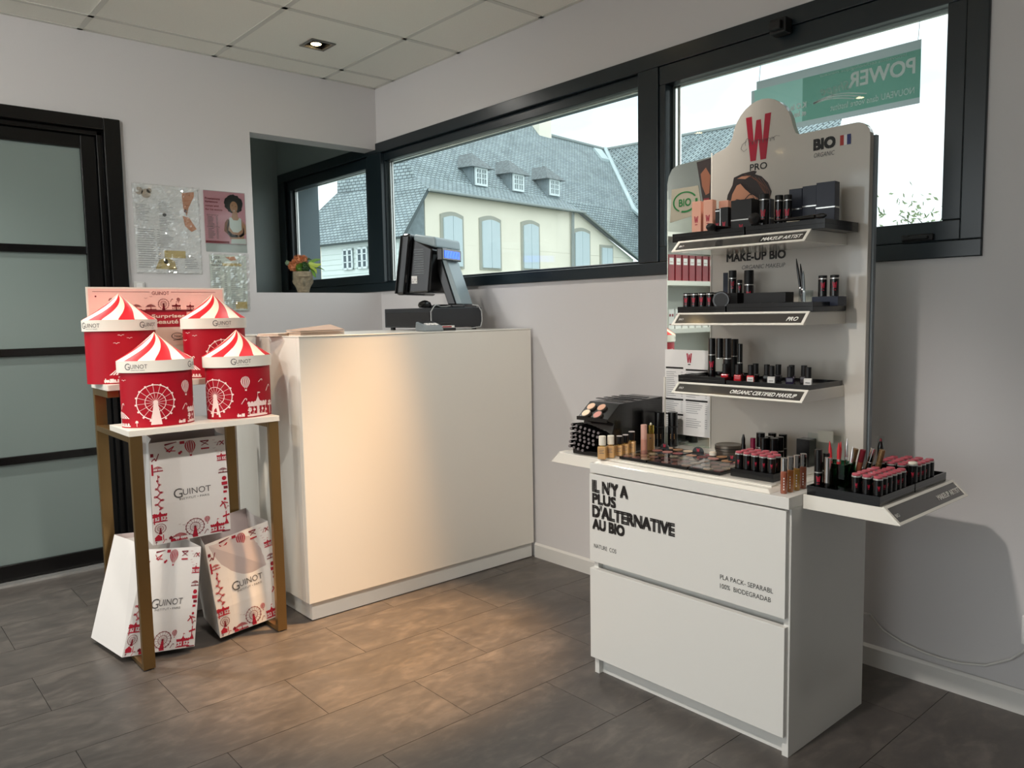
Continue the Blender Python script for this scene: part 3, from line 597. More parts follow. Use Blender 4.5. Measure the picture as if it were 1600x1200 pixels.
m = MB().cyl((-.145, -.98, 1.1892), .006, .006, 10).tube([(-.145, -.98, 1.195), (-.144, -.98, 1.215)], .002, 6, 0, .001); tag(m.build('mini_antenna', BLKM), 'tiny black antenna standing on the right end of the cash drawer', 'antenna')
# ================================================================== WALL POSTERS
def pA(y): return plane((0, y, 0), (1, 0, 0), (0, 0, 1))
SLEEVE = glassmat('shiny_plastic_sleeve', (252, 253, 252), refl=.16, rough=.03)
def crinkle(name, x0, x1, z0, z1, y, amp, parent, nx=26, nz=34):
    m = MB(); vs = []; rnd = random.Random(hash(name) % 1000 if False else 11)
    cs = [(rnd.uniform(x0, x1), rnd.uniform(z0, z1), rnd.uniform(-PI, PI), rnd.uniform(.015, .05)) for _ in range(60)]
    for j in range(nz+1):
        for i in range(nx+1):
            x = x0+(x1-x0)*i/nx; z = z0+(z1-z0)*j/nz; d = .35*amp*(1+math.sin(23*x+9*math.sin(31*z)))
            for cx, cz, a, r in cs:
                q = (x-cx)*math.cos(a)+(z-cz)*math.sin(a); p = -(x-cx)*math.sin(a)+(z-cz)*math.cos(a)
                if abs(q) < r*2 and abs(p) < r*.3: d += amp*1.5*(1-abs(p)/(r*.3))*(1-abs(q)/(2*r))
            vs.append((x, y-min(d, amp*2), z))
    fs = [(j*(nx+1)+i, j*(nx+1)+i+1, (j+1)*(nx+1)+i+1, (j+1)*(nx+1)+i) for j in range(nz) for i in range(nx)]
    m.add(vs, fs); return m.build(name, SLEEVE, parent)
p1 = thing('price_list_poster', 'large price list poster in a crinkled shiny plastic sleeve beside the black door', 'poster', (-1.193, -.003, 1.59))
B('sheet', (-1.345, -.0035, 1.382), (-1.042, -.001, 1.798), mat('poster_grey_white', (222, 222, 222), .45), p1)
m = MB(); d = D2(m, pA(-.0042))
for c0, c1, zt, zb in [(-1.335, -1.245, 1.70, 1.62), (-1.23, -1.15, 1.72, 1.58), (-1.235, -1.14, 1.56, 1.50)]:
    z = zt
    while z > zb: d.rect(c0, z, (c1-c0)*random.uniform(.4, .9), .0022, 0); z -= .008
z = 1.585
while z > 1.40: d.rect(-1.335, z, .088+random.uniform(-.02, .0), .0028, 0); d.rect(-1.245, z, .012, .0028, 0); z -= .0105
z = 1.46
while z > 1.40: d.rect(-1.12, z, .07*random.uniform(.6, 1), .0025, 0); d.rect(-1.205, z-.02, .05, .002, 0); z -= .009
d.rect(-1.215, 1.455, .10, .035, 1); d.poly([(-1.26, 1.40), (-1.16, 1.40), (-1.17, 1.44), (-1.2, 1.455), (-1.24, 1.445)], 1); d.disc(-1.21, 1.437, .011, 2); d.disc(-1.205, 1.66, .009, 2)
d.poly([(-1.12, 1.77), (-1.06, 1.78), (-1.06, 1.76), (-1.09, 1.70), (-1.10, 1.66), (-1.115, 1.70)], 3); d.poly([(-1.12, 1.66), (-1.09, 1.655), (-1.055, 1.60), (-1.08, 1.585), (-1.11, 1.61)], 3); d.disc(-1.105, 1.685, .008, 4)
d.disc(-1.315, 1.765, .018, 5); d.disc(-1.285, 1.755, .022, 5); d.disc(-1.27, 1.77, .012, 5)
m.build('printed_layout', [GREYPR, BEIGE, TEXTG, SKIN, DRED, mat('poster_taupe', (176, 164, 150), .5)], p1)
crinkle('plastic_sleeve', -1.349, -1.038, 1.377, 1.801, -.006, .012, p1, 44, 60)

p2 = thing('woman_poster', 'pink poster of a smiling curly haired woman in a white top, above the pricing sheet', 'poster', (-.908, -.003, 1.66))
B('sheet', (-1.013, -.0025, 1.535), (-.803, -.001, 1.795), PINK, p2)
m = MB(); d = D2(m, pA(-.0030)); d2 = D2(m, pA(-.0034)); d3 = D2(m, pA(-.0038))
d.rect(-1.013, 1.537, .12, .011, 1)
for s, z, w_, h_ in [('Prestations', 1.752, .074, .010), ("Epilations", 1.735, .062, .010), ('corps and', 1.715, .066, .010), ('for his events', 1.699, .084, .0085)]: d.text(s, -1.006, z, w_, h_, 1, bold=.02)
d.text('ESTHETICA', -1.001, 1.672, .058, .006, 2); d.text('ET PRESTIGE', -1.001, 1.614, .062, .006, 2)
for z0 in (1.666, 1.608):
    for k in range(8): d.rect(-.998, z0-.0068*k, random.uniform(.018, .036), .0022, 2); d.rect(-.956, z0-.0068*k, .010, .0022, 2)
# woman: hair, neck, top, arms, face
r_ = random.Random(3)
hp = []
for k in range(40):
    a = 2*PI*k/40; r = .047*(1+.07*r_.uniform(-1, 1)); hp.append((-.862+r*1.03*math.cos(a), 1.738+r*.98*math.sin(a)))
d.poly(hp, 3)
d2.poly([(-.868, 1.70), (-.846, 1.70), (-.842, 1.672), (-.822, 1.66), (-.812, 1.60), (-.816, 1.56), (-.886, 1.56), (-.902, 1.60), (-.896, 1.65), (-.876, 1.672)], 4)
d2.poly([(-.898, 1.66), (-.885, 1.655), (-.897, 1.605), (-.874, 1.585), (-.845, 1.582), (-.85, 1.568), (-.885, 1.570), (-.917, 1.60), (-.912, 1.64)], 5)
d2.poly([(-.815, 1.655), (-.804, 1.63), (-.804, 1.59), (-.83, 1.572), (-.848, 1.575), (-.82, 1.595)], 4)
d3.poly([(-.888, 1.668), (-.877, 1.67), (-.868, 1.656), (-.845, 1.656), (-.835, 1.67), (-.826, 1.664), (-.826, 1.61), (-.846, 1.594), (-.872, 1.596), (-.888, 1.62)], 6)
d3.poly([(-.885, 1.537), (-.804, 1.537), (-.806, 1.565), (-.845, 1.562), (-.882, 1.560)], 6)
fp = [(-.862+.020*math.cos(2*PI*k/20), 1.723+.028*math.sin(2*PI*k/20)) for k in range(20)]; d3.poly(fp, 4)
d4 = D2(m, pA(-.0042))
d4.curve([(-.874, 1.727), (-.870, 1.730), (-.866, 1.728)], .0016, 3); d4.curve([(-.857, 1.724), (-.853, 1.727), (-.849, 1.724)], .0016, 3)
d4.curve([(-.864, 1.722), (-.866, 1.713), (-.862, 1.712)], .0012, 5); d4.poly([(-.870, 1.706), (-.864, 1.704), (-.855, 1.707), (-.862, 1.701)], 6)
d4.curve([(-.875, 1.735), (-.869, 1.737), (-.865, 1.735)], .001, 3)
m.build('printed_layout', [TEXTB, DRED, TEXTG, HAIR, SKIN, SKIN2, WHITEP], p2)
o = MB().box((-1.014, -.0055, 1.492), (-.802, -.0048, 1.797)).build('clear_pocket', PLASTIC, p2)
p3 = thing('laser_price_sheet', 'laser hair removal price sheet in a clear wall pocket under the pink poster', 'poster', (-.906, -.003, 1.34))
B('sheet', (-.998, -.003, 1.196), (-.81, -.001, 1.478), mat('sheet_grey_green', (206, 214, 206), .5), p3)
m = MB(); d = D2(m, pA(-.0036)); d2 = D2(m, pA(-.0040))
d.text('LASER', -.990, 1.458, .045, .013, 0); d.text('EPILAB', -.990, 1.437, .050, .013, 0); d.text('Nos forfaits', -.990, 1.423, .055, .008, 0, bold=.02)
d.rect(-.935, 1.424, .10, .014, 2); d.ring(-.842, 1.44, .018, .003, 3); d.text('H2O', -.852, 1.436, .02, .009, 0); d.poly([(-.92, 1.468), (-.87, 1.472), (-.86, 1.455), (-.89, 1.45)], 4)
z = 1.408
while z > 1.205:
    for xa in (-.99, -.895):
        d.rect(xa, z, random.uniform(.03, .05), .0026, 1); d.rect(xa+.062, z, .012, .0026, 1)
    z -= .0095
d2.rect(-.875, 1.205, .06, .036, 2)
m.build('printed_layout', [TEXTG, GREYPR, BEIGE, WHITEP, SKIN], p3)
crinkle('plastic_pocket', -1.003, -.800, 1.188, 1.485, -.0065, .006, p3, 16, 22)
t = thing('wall_switch', 'small pale wall switch half hidden behind the pink cardboard display', 'switch', (-1.335, -.004, 1.315))
B('plate', (-1.362, -.008, 1.29), (-1.315, -.001, 1.337), mat('switch_plastic', (206, 204, 200), .4), t, .003); B('rocker', (-1.352, -.011, 1.297), (-1.325, -.0082, 1.33), WHITEP, t, .001)
# ================================================================== PLANTER on the alcove ledge
PX, PY, PZ = -.457, .075, 1.2902
pt = thing('face_planter', 'stone head shaped pot with a plant, standing on the ledge in the wall opening', 'planter', (PX, PY, PZ))
vs = []; fs = []; NA = 40; NZ = 26
hd = math.atan2(-3.9959-PY, -2.4915-PX)   # the face looks towards the shop
prof = [(.0, .026), (.01, .032), (.2, .036), (.4, .043), (.6, .050), (.8, .054), (.93, .054), (1, .052)]
def pr(t):
    for a, b in zip(prof, prof[1:]):
        if a[0] <= t <= b[0]: return a[1]+(b[1]-a[1])*(t-a[0])/(b[0]-a[0])
    return prof[-1][1]
def gs(x, s): return math.exp(-(x/s)**2)
for j in range(NZ+1):
    t = j/NZ; z = .118*t
    for k in range(NA):
        a = -PI+2*PI*k/NA; r = pr(t)
        if abs(a) < 1.6:
            r += .022*gs(a, .15)*(1-abs((t-.52)/.2)**2 if abs(t-.52) < .2 else 0)*(1.3-(t-.32)*1.4)   # nose
            r -= .011*(gs(a-.42, .2)+gs(a+.42, .2))*gs(t-.64, .07)     # eye sockets
            r += .004*(gs(a-.42, .13)+gs(a+.42, .13))*gs(t-.63, .035)
            r += .006*gs(t-.76, .035)*gs(a, .55)                        # brow
            r += .008*gs(a, .24)*(gs(t-.245, .018)+gs(t-.195, .02)) - .006*gs(a, .26)*gs(t-.22, .01)   # lips
            r += .005*gs(a, .35)*gs(t-.08, .06)
        r += .009*gs(abs(a)-1.55, .12)*gs(t-.5, .16)                   # ears
        vs.append((PX+r*math.cos(a+hd), PY+r*math.sin(a+hd), PZ+z))
for j in range(NZ):
    for k in range(NA): fs.append((j*NA+k, j*NA+(k+1) % NA, (j+1)*NA+(k+1) % NA, (j+1)*NA+k))
fs.append(tuple(range(NA))[::-1]); m = MB(); m.add(vs, fs)
m.lathe([(.052, .118), (.044, .118), (.043, .09), (.001, .088)], NA, (PX, PY, PZ), cap=False); m.build('pot', CONC, pt, smooth=True)
def puff(name, c, R_, mt, seed, n=150, ln=.013, wd=.0028):
    m = MB(); rn = random.Random(seed); m.lathe([(R_*.05, -R_), (R_*.6, -R_*.8), (R_*.95, -R_*.3), (R_*.95, R_*.3), (R_*.6, R_*.8), (R_*.05, R_)], 12, c)
    for _ in range(n):
        v = Vector((rn.gauss(0, 1), rn.gauss(0, 1), rn.gauss(0, 1))).normalized(); s_ = v.cross(Vector((.3, .5, .8))).normalized()
        p = Vector(c)+v*R_*.85; q = p+v*ln+Vector((0, 0, ln*.4))
        m.add([p-s_*wd, p+s_*wd, (p+q)/2+s_*wd*1.2, q, (p+q)/2-s_*wd*1.2], [(0, 1, 2, 3, 4)])
    return m.build(name, mt, pt)
ex, ey = math.cos(hd), math.sin(hd); sx_, sy_ = -math.sin(hd), math.cos(hd)   # towards viewer / sideways (viewer's left is -s)
def hp_(s_, f_, z): return (PX-sx_*s_*-1+ex*f_, PY-sy_*s_*-1+ey*f_, PZ+z)
puff('orange_flower_head', hp_(-.045, .01, .145), .026, ORAN, 1); puff('orange_flower_head', hp_(-.018, -.005, .175), .028, ORAN, 2); puff('orange_flower_head', hp_(.008, -.01, .178), .020, ORAN, 3, 90)
puff('green_moss_ball', hp_(.012, .028, .138), .026, DLEAF, 4, 260, .010, .002); puff('green_moss_ball', hp_(-.012, .032, .135), .020, LEAF, 5, 200, .010, .002)
puff('sage_bud', hp_(-.078, .0, .165), .013, SAGE, 6, 60, .004)
puff('small_orange_bud', hp_(.056, .02, .125), .008, ORAN, 8, 40, .008)
def leaf(pts, wd, mt):
    m = MB(); P = [Vector(p) for p in pts]; vs = []; n = len(P)
    sd = (P[-1]-P[0]).cross(Vector((ex, ey, .4))).normalized()
    for i, p in enumerate(P): ww = wd*math.sin(PI*(i+.35)/(n-.3)); vs += [p-sd*ww, p+Vector((ex, ey, 0))*ww*.3, p+sd*ww]
    fs = [(3*i+a, 3*i+a+1, 3*i+a+4, 3*i+a+3) for i in range(n-1) for a in (0, 1)]
    m.add(vs, fs); m.build('leaf', mt, pt, smooth=True)
leaf([hp_(.02, .02, .15), hp_(.045, .02, .17), hp_(.075, .02, .182), hp_(.098, .02, .185)], .010, LEAF)
leaf([hp_(.015, .03, .155), hp_(.045, .03, .158), hp_(.075, .03, .15), hp_(.10, .03, .158)], .014, LEAF2)
leaf([hp_(.03, .035, .155), hp_(.05, .035, .14), hp_(.07, .035, .125), hp_(.075, .035, .105)], .008, LEAF2)
leaf([hp_(.05, .02, .13), hp_(.075, .02, .14), hp_(.10, .02, .135), hp_(.118, .02, .125)], .004, LEAF)
leaf([hp_(.035, .03, .14), hp_(.055, .03, .12), hp_(.062, .03, .1), hp_(.07, .03, .085)], .009, LEAF)
leaf([hp_(-.0, .0, .16), hp_(.02, -.01, .185), hp_(.04, -.01, .19), hp_(.06, -.02, .178)], .008, DLEAF)

# ================================================================== DISPLAY RACK with canisters
rk = thing('display_rack', 'two tier display rack with brushed gold legs and white shelves beside the counter', 'rack', (-1.52, -1.1, 0))
XL, XR, YF, YB, ZF, ZB_ = -1.772, -1.268, -1.31, -.885, .803, .938
for x0, x1 in ((XL, XL+.038), (XR-.036, XR)):
    B('front_leg', (x0, YF, .004), (x1, YF+.02, ZF-.02), GOLD, rk, .0015); B('back_leg', (x0, YB-.02, .004), (x1, YB, ZB_-.021), GOLD, rk, .0015)
    B('base_rail', (x0, YF+.0205, .004), (x1, YB-.0205, .02), GOLD, rk, .001)
    B('top_rail', (x0, -1.075, ZB_-.045), (x1, YB-.0205, ZB_-.021), GOLD, rk, .001)
    B('lower_rail', (x0, YF+.0205, ZF-.04), (x1, YB-.0205, ZF-.02), GOLD, rk, .001)
m = MB()
for x in (XL+.019, XR-.018):
    for y in (YF+.01, YB-.01): m.cyl((x, y, 0), .009, .0045, 10)
m.build('foot', BLKM, rk)
B('lower_shelf', (XL-.003, YF-.004, ZF-.0195), (XR+.003, -1.092, ZF), WHITE, rk, .001)
B('upper_shelf', (XL-.003, -1.09, ZB_-.0205), (XR+.003, YB+.002, ZB_), WHITE, rk, .001)
# pink cardboard display board behind
bx0, bx1, bz0, bz1, by = -1.775, -1.281, ZB_+.0004, 1.277, -.892
bd = thing('promo_board', 'pink cardboard promo board with a fairground print behind the striped gift canisters', 'display board', ((bx0+bx1)/2, by, bz0))
B('card', (bx0, by, bz0), (bx1, by+.004, bz1), BANDW, bd)
m = MB(); d = D2(m, plane((bx0, by-.0006, bz0), (1, 0, 0), (0, 0, 1))); e = D2(m, plane((bx0, by-.0012, bz0), (1, 0, 0), (0, 0, 1))); e3 = D2(m, plane((bx0, by-.0018, bz0), (1, 0, 0), (0, 0, 1)))
D2(m, plane((bx0, by-.0003, bz0), (1, 0, 0), (0, 0, 1))).rect(.006, .12, .482, .213, 1)
e.text('GUINOT', .222, .311, .062, .013, 2); e.line((.02, .322), (.215, .322), .0012, 2); e.line((.29, .322), (.46, .322), .0012, 2)
e.ferris(.262, .277, .019, 2, thin=1.4); e.balloon(.317, .293, .007, 2); e.carousel(.308, .252, .034, 2); e.tent(.216, .254, .04, 2); e.tent(.165, .254, .04, 2); e.carousel(.36, .252, .03, 2)
e.bird(.2, .297, .006, 2); e.bird(.218, .303, .005, 2); e.cane(.287, .285, .016, 2); e.rect(.12, .247, .25, .008, 2); e.disc(.03, .305, .003, 2); e.ferris(.44, .28, .016, 2, thin=1.4); e.balloon(.08, .29, .008, 2)
e.rect(.15, .19, .195, .058, 3); e.rect(.15, .12, .195, .0695, 0)
e3.text('Les Surprises', .165, .222, .172, .016, 0, bold=.03); e3.text('Beauté', .222, .203, .09, .015, 0, bold=.03)
e3.ring(.307, .155, .022, .003, 4, 24, ry=.012); e3.text('Noel', .295, .15, .026, .01, 4); e3.line((.29, .14), (.33, .142), .002, 4)
m.build('printed_layout', [mat('board_white_print', (236, 214, 205), .5), mat('board_pink', (240, 196, 188), .5), DARKRED, REDINK, TEXTB], bd)

# ---- canisters
A_, B_ = .1155, .078; LA, LB = .1225, .085
fnb, per = ell(A_, B_, .0012, 0); fnl, perl = ell(LA, LB, .0009, 0)
def canister(name, x, y, z, shift, logos, label, rz=0, H_=1.0):
    t = thing(name, label, 'gift box', (x, y, z), rz)
    N = 72; hb = .19; z0 = .182; z1 = .220; apex = .312
    m = MB()
    m.lathe([(1, 0), (1, .002), (1, hb)], N, (0, 0, 0), 0, A_, B_); L(m, 'body', RED, t, smooth=True)
    m = MB(); m.lathe([(1, z0), (1, z1)], N, (0, 0, 0), 0, LA, LB, cap=False); m.lathe([(.985, z1), (.985, z0)], N, (0, 0, 0), 0, LA, LB, cap=False)
    m.lathe([(.985, z0), (1, z0)], N, (0, 0, 0), 0, LA, LB, cap=False); m.lathe([(1, z1), (.985, z1)], N, (0, 0, 0), 0, LA, LB, cap=False); L(m, 'lid_band', BANDW, t, smooth=True)
    # tent roof with swirled stripes
    vs = []; fs = []; mi = []; S = 14; per_ = 6; NN = S*per_; M_ = 14
    for j in range(M_+1):
        q = j/M_; r = (1-q)**1.0*.995; zz = z1+.0005+(apex-z1)*(q**1.0)-.006*math.sin(PI*q)
        for k in range(NN):
            a = 2*PI*k/NN+.9*q**1.5; vs.append((LA*r*math.cos(a) if j < M_ else .0004*math.cos(a), LB*r*math.sin(a) if j < M_ else .0004*math.sin(a), zz))
    m = MB(); o = 0
    for j in range(M_):
        for k in range(NN): fs.append((j*NN+k, j*NN+(k+1) % NN, (j+1)*NN+(k+1) % NN, (j+1)*NN+k)); mi.append(0 if (k//per_) % 2 == 0 else 1)
    m.v = vs; m.f = fs; m.m = mi; L(m, 'tent_roof', [BRRED, CREAM], t, smooth=True)
    m = MB(); d = D2(m, lambda u, v: fnb(u+shift, v))
    d.ferris(0, .082, .058); d.balloon(.106, .128, .018); d.cane(.088, .05, .03, t=.6); d.carousel(.15, .004, .085); d.post(.117, .006, .03); d.train(.072, .006, .026)
    d.tent(-.125, .004, .088); d.cane(-.118, .06, .028, t=.4); d.bird(-.125, .165, .01); d.bird(-.098, .155, .009); d.bird(-.14, .138, .01); d.train(-.185, .006, .03); d.post(-.06, .004, .02)
    d.cane(.19, .09, .034, t=.6); d.cane(.155, .125, .022, t=.9); d.post(.21, .006, .05); d.carousel(.26, .004, .07)
    L(m, 'printed_pattern', mat('canister_print', (238, 214, 210), .5) if 'canister_print' not in MATS else MATS['canister_print'], t)
    m = MB(); d = D2(m, fnl)
    for u in logos: d.text('G', u-.036, z0+.009, .017, .022, 0); d.text('UINOT', u-.0175, z0+.013, .052, .014, 0); d.text('INSTITUT PARIS', u-.016, z0+.006, .042, .0035, 0)
    L(m, 'lettering', TEXTG, t); return t
canister('gift_canister', -1.648, -1.205, ZF+.0003, -.030, (-.085, .125), 'red fairground canister with striped tent lid, front row left, showing its whole ferris wheel')
canister('gift_canister', -1.366, -1.205, ZF+.0003, -.112, (-.02, .2), 'red fairground canister with striped tent lid, front row right, with carousel and balloon')
canister('gift_canister', -1.694, -.986, ZB_+.0003, .105, (.078, -.12), 'red canister with striped tent lid, back row left, showing birds and a tent')
canister('gift_canister', -1.362, -.986, ZB_+.0003, .0, (.0, .2), 'red canister with striped tent lid, back row right, nearest the counter top')

# ---- paper bags
def bag(label, fb, ft, bb, bt, side_in=.02, crease=.35, cr_off=0.0, loc=None):
    # fb: front bottom L,R ; ft: front top L,R ; bb,bt back
    fbL, fbR = map(Vector, fb); ftL, ftR = map(Vector, ft); bbL, bbR = map(Vector, bb); btL, btR = map(Vector, bt)
    c = (fbL+fbR+bbL+bbR)/4
    t = thing('paper_bag', label, 'bag', tuple(c), 0, None)
    nrm = (fbR-fbL).cross(ftL-fbL).normalized()
    N = 8; M_ = 10
    def fr(u, v, off=0):
        a = fbL.lerp(fbR, u); b = ftL.lerp(ftR, u); p = a.lerp(b, v)
        if v < crease: q = v/crease*cr_off
        else: q = cr_off*(1-(v-crease)/(1-crease))
        wob = .0025*math.sin(5*u+3*v)*math.sin(PI*v)*math.sin(PI*u)
        return p+nrm*(q+wob+off)
    m = MB(); vs = [tuple(fr(i/N, j/M_)) for j in range(M_+1) for i in range(N+1)]
    m.add(vs, [(j*(N+1)+i, j*(N+1)+i+1, (j+1)*(N+1)+i+1, (j+1)*(N+1)+i) for j in range(M_) for i in range(N)])
    m.build('front_face', PAPER, t, smooth=False)
    m = MB(); m.add([bbL, bbR, btR, btL], [(0, 3, 2, 1)]); m.build('back_face', PAPER, t)
    for nm, a, b, cc, dd, sgn in (('left_gusset', fbL, bbL, btL, ftL, 1), ('right_gusset', fbR, bbR, btR, ftR, -1)):
        inn = (fbR-fbL).normalized()*sgn*side_in
        mt = (cc+dd)/2+inn; mm = (a+b)/2+(mt-(a+b)/2)*.3
        m = MB(); m.add([a, b, cc, dd, mt, mm], [(0, 5, 1), (1, 5, 4, 2), (0, 3, 4, 5)]); m.build(nm, PAPER, t)
    m = MB(); m.add([fbL, fbR, bbR, bbL], [(0, 3, 2, 1)]); m.build('base', PAPER, t)
    m = MB(); o_ = nrm*-.0012
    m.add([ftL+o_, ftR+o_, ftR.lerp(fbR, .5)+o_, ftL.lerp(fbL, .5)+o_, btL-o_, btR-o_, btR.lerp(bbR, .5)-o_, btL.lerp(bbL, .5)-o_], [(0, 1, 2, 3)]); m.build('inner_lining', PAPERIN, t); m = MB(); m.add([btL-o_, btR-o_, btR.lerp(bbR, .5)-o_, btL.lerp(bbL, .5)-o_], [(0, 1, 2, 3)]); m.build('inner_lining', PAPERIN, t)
    m = MB(); Wd = .255; Ht = .365
    d = D2(m, lambda x, y: tuple(fr(min(1, max(0, x/Wd)), min(1, max(0, y/Ht)), .0016)))
    d.coaster(.006, .125, .032, .125, 0, .0022); d.carousel(.024, .082, .046, 0); d.ferris(.024, .058, .017, 1, thin=1.8); d.house(.006, .014, .022, 0); d.post(.01, .0, .012, 1); d.cane(.03, .002, .02)
    d.tent(.024, .262, .034, 0); d.rect(.004, .25, .006, .04, 0); d.rect(.003, .315, .01, .012, 1); d.curve([(.006, .3), (.016, .31), (.02, .3), (.03, .325)], .003, 1); d.post(.006, .075, .04, 0)
    d.tent(.085, .002, .05, 0); d.ferris(.135, .042, .030, 1, 0, thin=1.5); d.balloon(.177, .062, .010, 0); d.carousel(.21, .006, .05, 0); d.cane(.165, .008, .022, 1); d.bird(.10, .055, .006, 1); d.bird(.085, .06, .004, 1); d.rect(.055, .002, .014, .01, 0); d.house(.05, .012, .012, 1)
    d.balloon(.135, .338, .020, 0); d.rect(.17, .322, .028, .005, 0); d.line((.172, .336), (.196, .35), .0025, 1); d.line((.196, .336), (.172, .35), .0025, 1); d.rect(.168, .35, .03, .004, 1); d.disc(.098, .318, .005, 0); d.disc(.103, .322, .004, 0)
    d.curve([(.05, .345), (.065, .325), (.08, .345), (.055, .33), (.085, .328)], .003, 0); d.poly([(.05, .35), (.09, .358), (.09, .36), (.05, .356)], 1); d.rect(.10, .35, .016, .01, 0)
    for k in range(6): d.bird(.215+.006*(k % 3), .35-.01*k, .005, k % 2)
    d.line((.235, .33), (.25, .345), .003, 0); d.line((.25, .33), (.237, .345), .003, 1); d.cane(.225, .33, .02, 1)
    d.carousel(.238, .272, .034, 0); d.tent(.24, .226, .034, 1); d.rect(.232, .18, .02, .012, 0); d.disc(.242, .205, .008, 0); d.rect(.238, .165, .014, .01, 1); d.rect(.236, .15, .012, .008, 0)
    d.curve([(.222, .1), (.235, .115), (.25, .11)], .004, 0); d.curve([(.228, .12), (.238, .105), (.24, .09)], .004, 0); d.disc(.24, .127, .005, 0); d.cane(.24, .085, .02, 1)
    d.line((.24, .03), (.242, .08), .003, 0); d.line((.23, .06), (.253, .066), .006, 0); d.poly([(.232, .03), (.25, .03), (.243, .05)], 0); d.rect(.225, .002, .028, .004, 1)
    m.build('printed_pattern', [REDINK, DARKRED], t)
    m = MB(); d = D2(m, lambda x, y: tuple(fr(x/Wd, y/Ht, .0016)))
    d.text('G', .070, .158, .029, .034, 0); d.text('UINOT', .1005, .165, .094, .022, 0); d.text('INSTITUT • PARIS', .088, .149, .10, .0075, 0)
    m.build('lettering', TEXTG, t); return t
z = .0215
bag('lower left paper bag with red fairground border, turned to show its plain white side', [(-1.806, -1.19, z), (-1.592, -1.268, z)], [(-1.709, -1.19, .375), (-1.560, -1.292, .375)], [(-1.84, -.93, z), (-1.63, -.985, z)], [(-1.742, -.93, .381), (-1.56, -1.0, .381)], .012, .36, .012)
bag('lower right paper bag with red fairground border, standing next to the counter', [(-1.499, -1.262, z), (-1.235, -1.205, z)], [(-1.545, -1.285, .376), (-1.262, -1.165, .385)], [(-1.47, -1.02, z), (-1.235, -.955, z)], [(-1.515, -1.03, .381), (-1.238, -.90, .384)], .012, .3, .004)
bag('upper paper bag with red fairground border, resting on top of the two lower bags', [(-1.69, -1.205, .387), (-1.421, -1.205, .387)], [(-1.690, -1.218, .742), (-1.432, -1.218, .742)], [(-1.672, -1.045, .387), (-1.411, -1.045, .387)], [(-1.652, -1.07, .75), (-1.412, -1.07, .75)], .012, .38, .006)
tag(B('white_backing_board', (-1.62, -.876, .0), (-1.25, -.864, .735), WHITEP, bevel=.001), 'plain white board standing on the floor behind the paper bags', 'board')
# ================================================================== MAKE-UP STAND
CY0, CY1, CX0, CX1 = -3.0, -2.325, -.695, -.276; TZ = .687
st = thing('makeup_stand', 'white make-up display stand with two drawers, three shelves and an arched logo board', 'display stand', (-.48, -2.66, 0))
B('side_panel', (CX0+.004, CY0, 0), (CX1, CY0+.018, .656), WHITE2, st, .0008); B('side_panel', (CX0+.004, CY1-.018, 0), (CX1, CY1, .656), WHITE2, st, .0008)
B('back_panel', (CX1-.006, CY0+.0185, .05), (CX1-.001, CY1-.0185, .656), WHITE2, st)
B('plinth', (CX0+.022, CY0+.0185, 0), (CX0+.034, CY1-.0185, .10), WHITE2, st); B('recess_rail', (CX0+.024, CY0+.0185, .335), (CX0+.04, CY1-.0185, .40), WHITE2, st)
B('top_panel', (CX0-.012, CY0-.001, .6565), (CX1+.001, CY1+.001, TZ), WHITE2, st, .001)
dw = B('drawer', (CX0-.012, CY0+.006, .372), (CX0+.008, CY1+.004, .652), WHITE2, st, .001); B('drawer', (CX0-.012, CY0+.006, .056), (CX0+.008, CY1+.004, .349), WHITE2, st, .001)
XF = CX0-.0127; pf = plane((XF, 0, 0), (0, -1, 0), (0, 0, 1))
m = MB()
for s, x, z, w_, h_ in [("IL N'Y A", 2.336, .598, .142, .036), ('PLUS', 2.336, .561, .094, .030), ("D'ALTERNATIVE", 2.336, .518, .314, .036), ('AU BIO', 2.336, .479, .128, .031)]: text(m, s, pf, x, z, w_, h_, 0, bold=.05)
text(m, 'NATURE  COS', pf, 2.340, .418, .092, .013, 0); text(m, 'PLA PACK- SEPARABL', pf, 2.803, .431, .158, .013, 0); text(m, '100%  BIODEGRADAB', pf, 2.803, .406, .152, .013, 0)
m.build('lettering', TEXTB, dw)
# raised display tray on the cabinet top (stepped moulding)
m = MB()
def frame_step(m, x0, x1, y0, y1, z0, z1, ins):
    m.hexa([(x0, y0, z0), (x1, y0, z0), (x1, y1, z0), (x0, y1, z0), (x0+ins, y0+ins, z1), (x1, y0+ins, z1), (x1, y1-ins, z1), (x0+ins, y1-ins, z1)])
frame_step(m, -.702, -.305, -2.945, -2.335, TZ+.0003, TZ+.010, .012); m.build('display_tray', SHELFM, st, bevel=.0015)
m = MB().box((-.695, -2.92, TZ+.0055), (-.6905, -2.36, TZ+.0066)); m.box((-.668, -2.93, TZ+.0101), (-.64, -2.35, TZ+.0135)); m.build('moulding', SHELFM, st)
TT = TZ+.0142
B('tray_liner', (-.66, -2.925, TZ+.0101), (-.31, -2.35, TT-.0002), SHELFM, st)
# back board
def arch():
    y0, y1, zt = -2.4905, -2.998, 1.662; pts = [(y0, TZ), (y0, zt-.012), (-2.50, zt-.006), (-2.535, zt+.004), (-2.552, zt+.014), (-2.562, zt+.03)]
    for k in range(1, 16):
        a = PI*(1-k/16); pts.append((-2.665-.104*math.cos(a) if False else -2.666+.104*math.cos(PI-a), zt+.012+.118*math.sin(a)))
    pts += [(-2.772, zt+.024), (-2.778, zt+.010), (-2.790, zt+.004)]
    r = .042
    for k in range(0, 8):
        a = PI/2*(k/7); pts.append((y1+r-r*math.sin(a), zt-r+.006+r*math.cos(a)))
    pts.append((y1, TZ)); return pts
ap = arch()
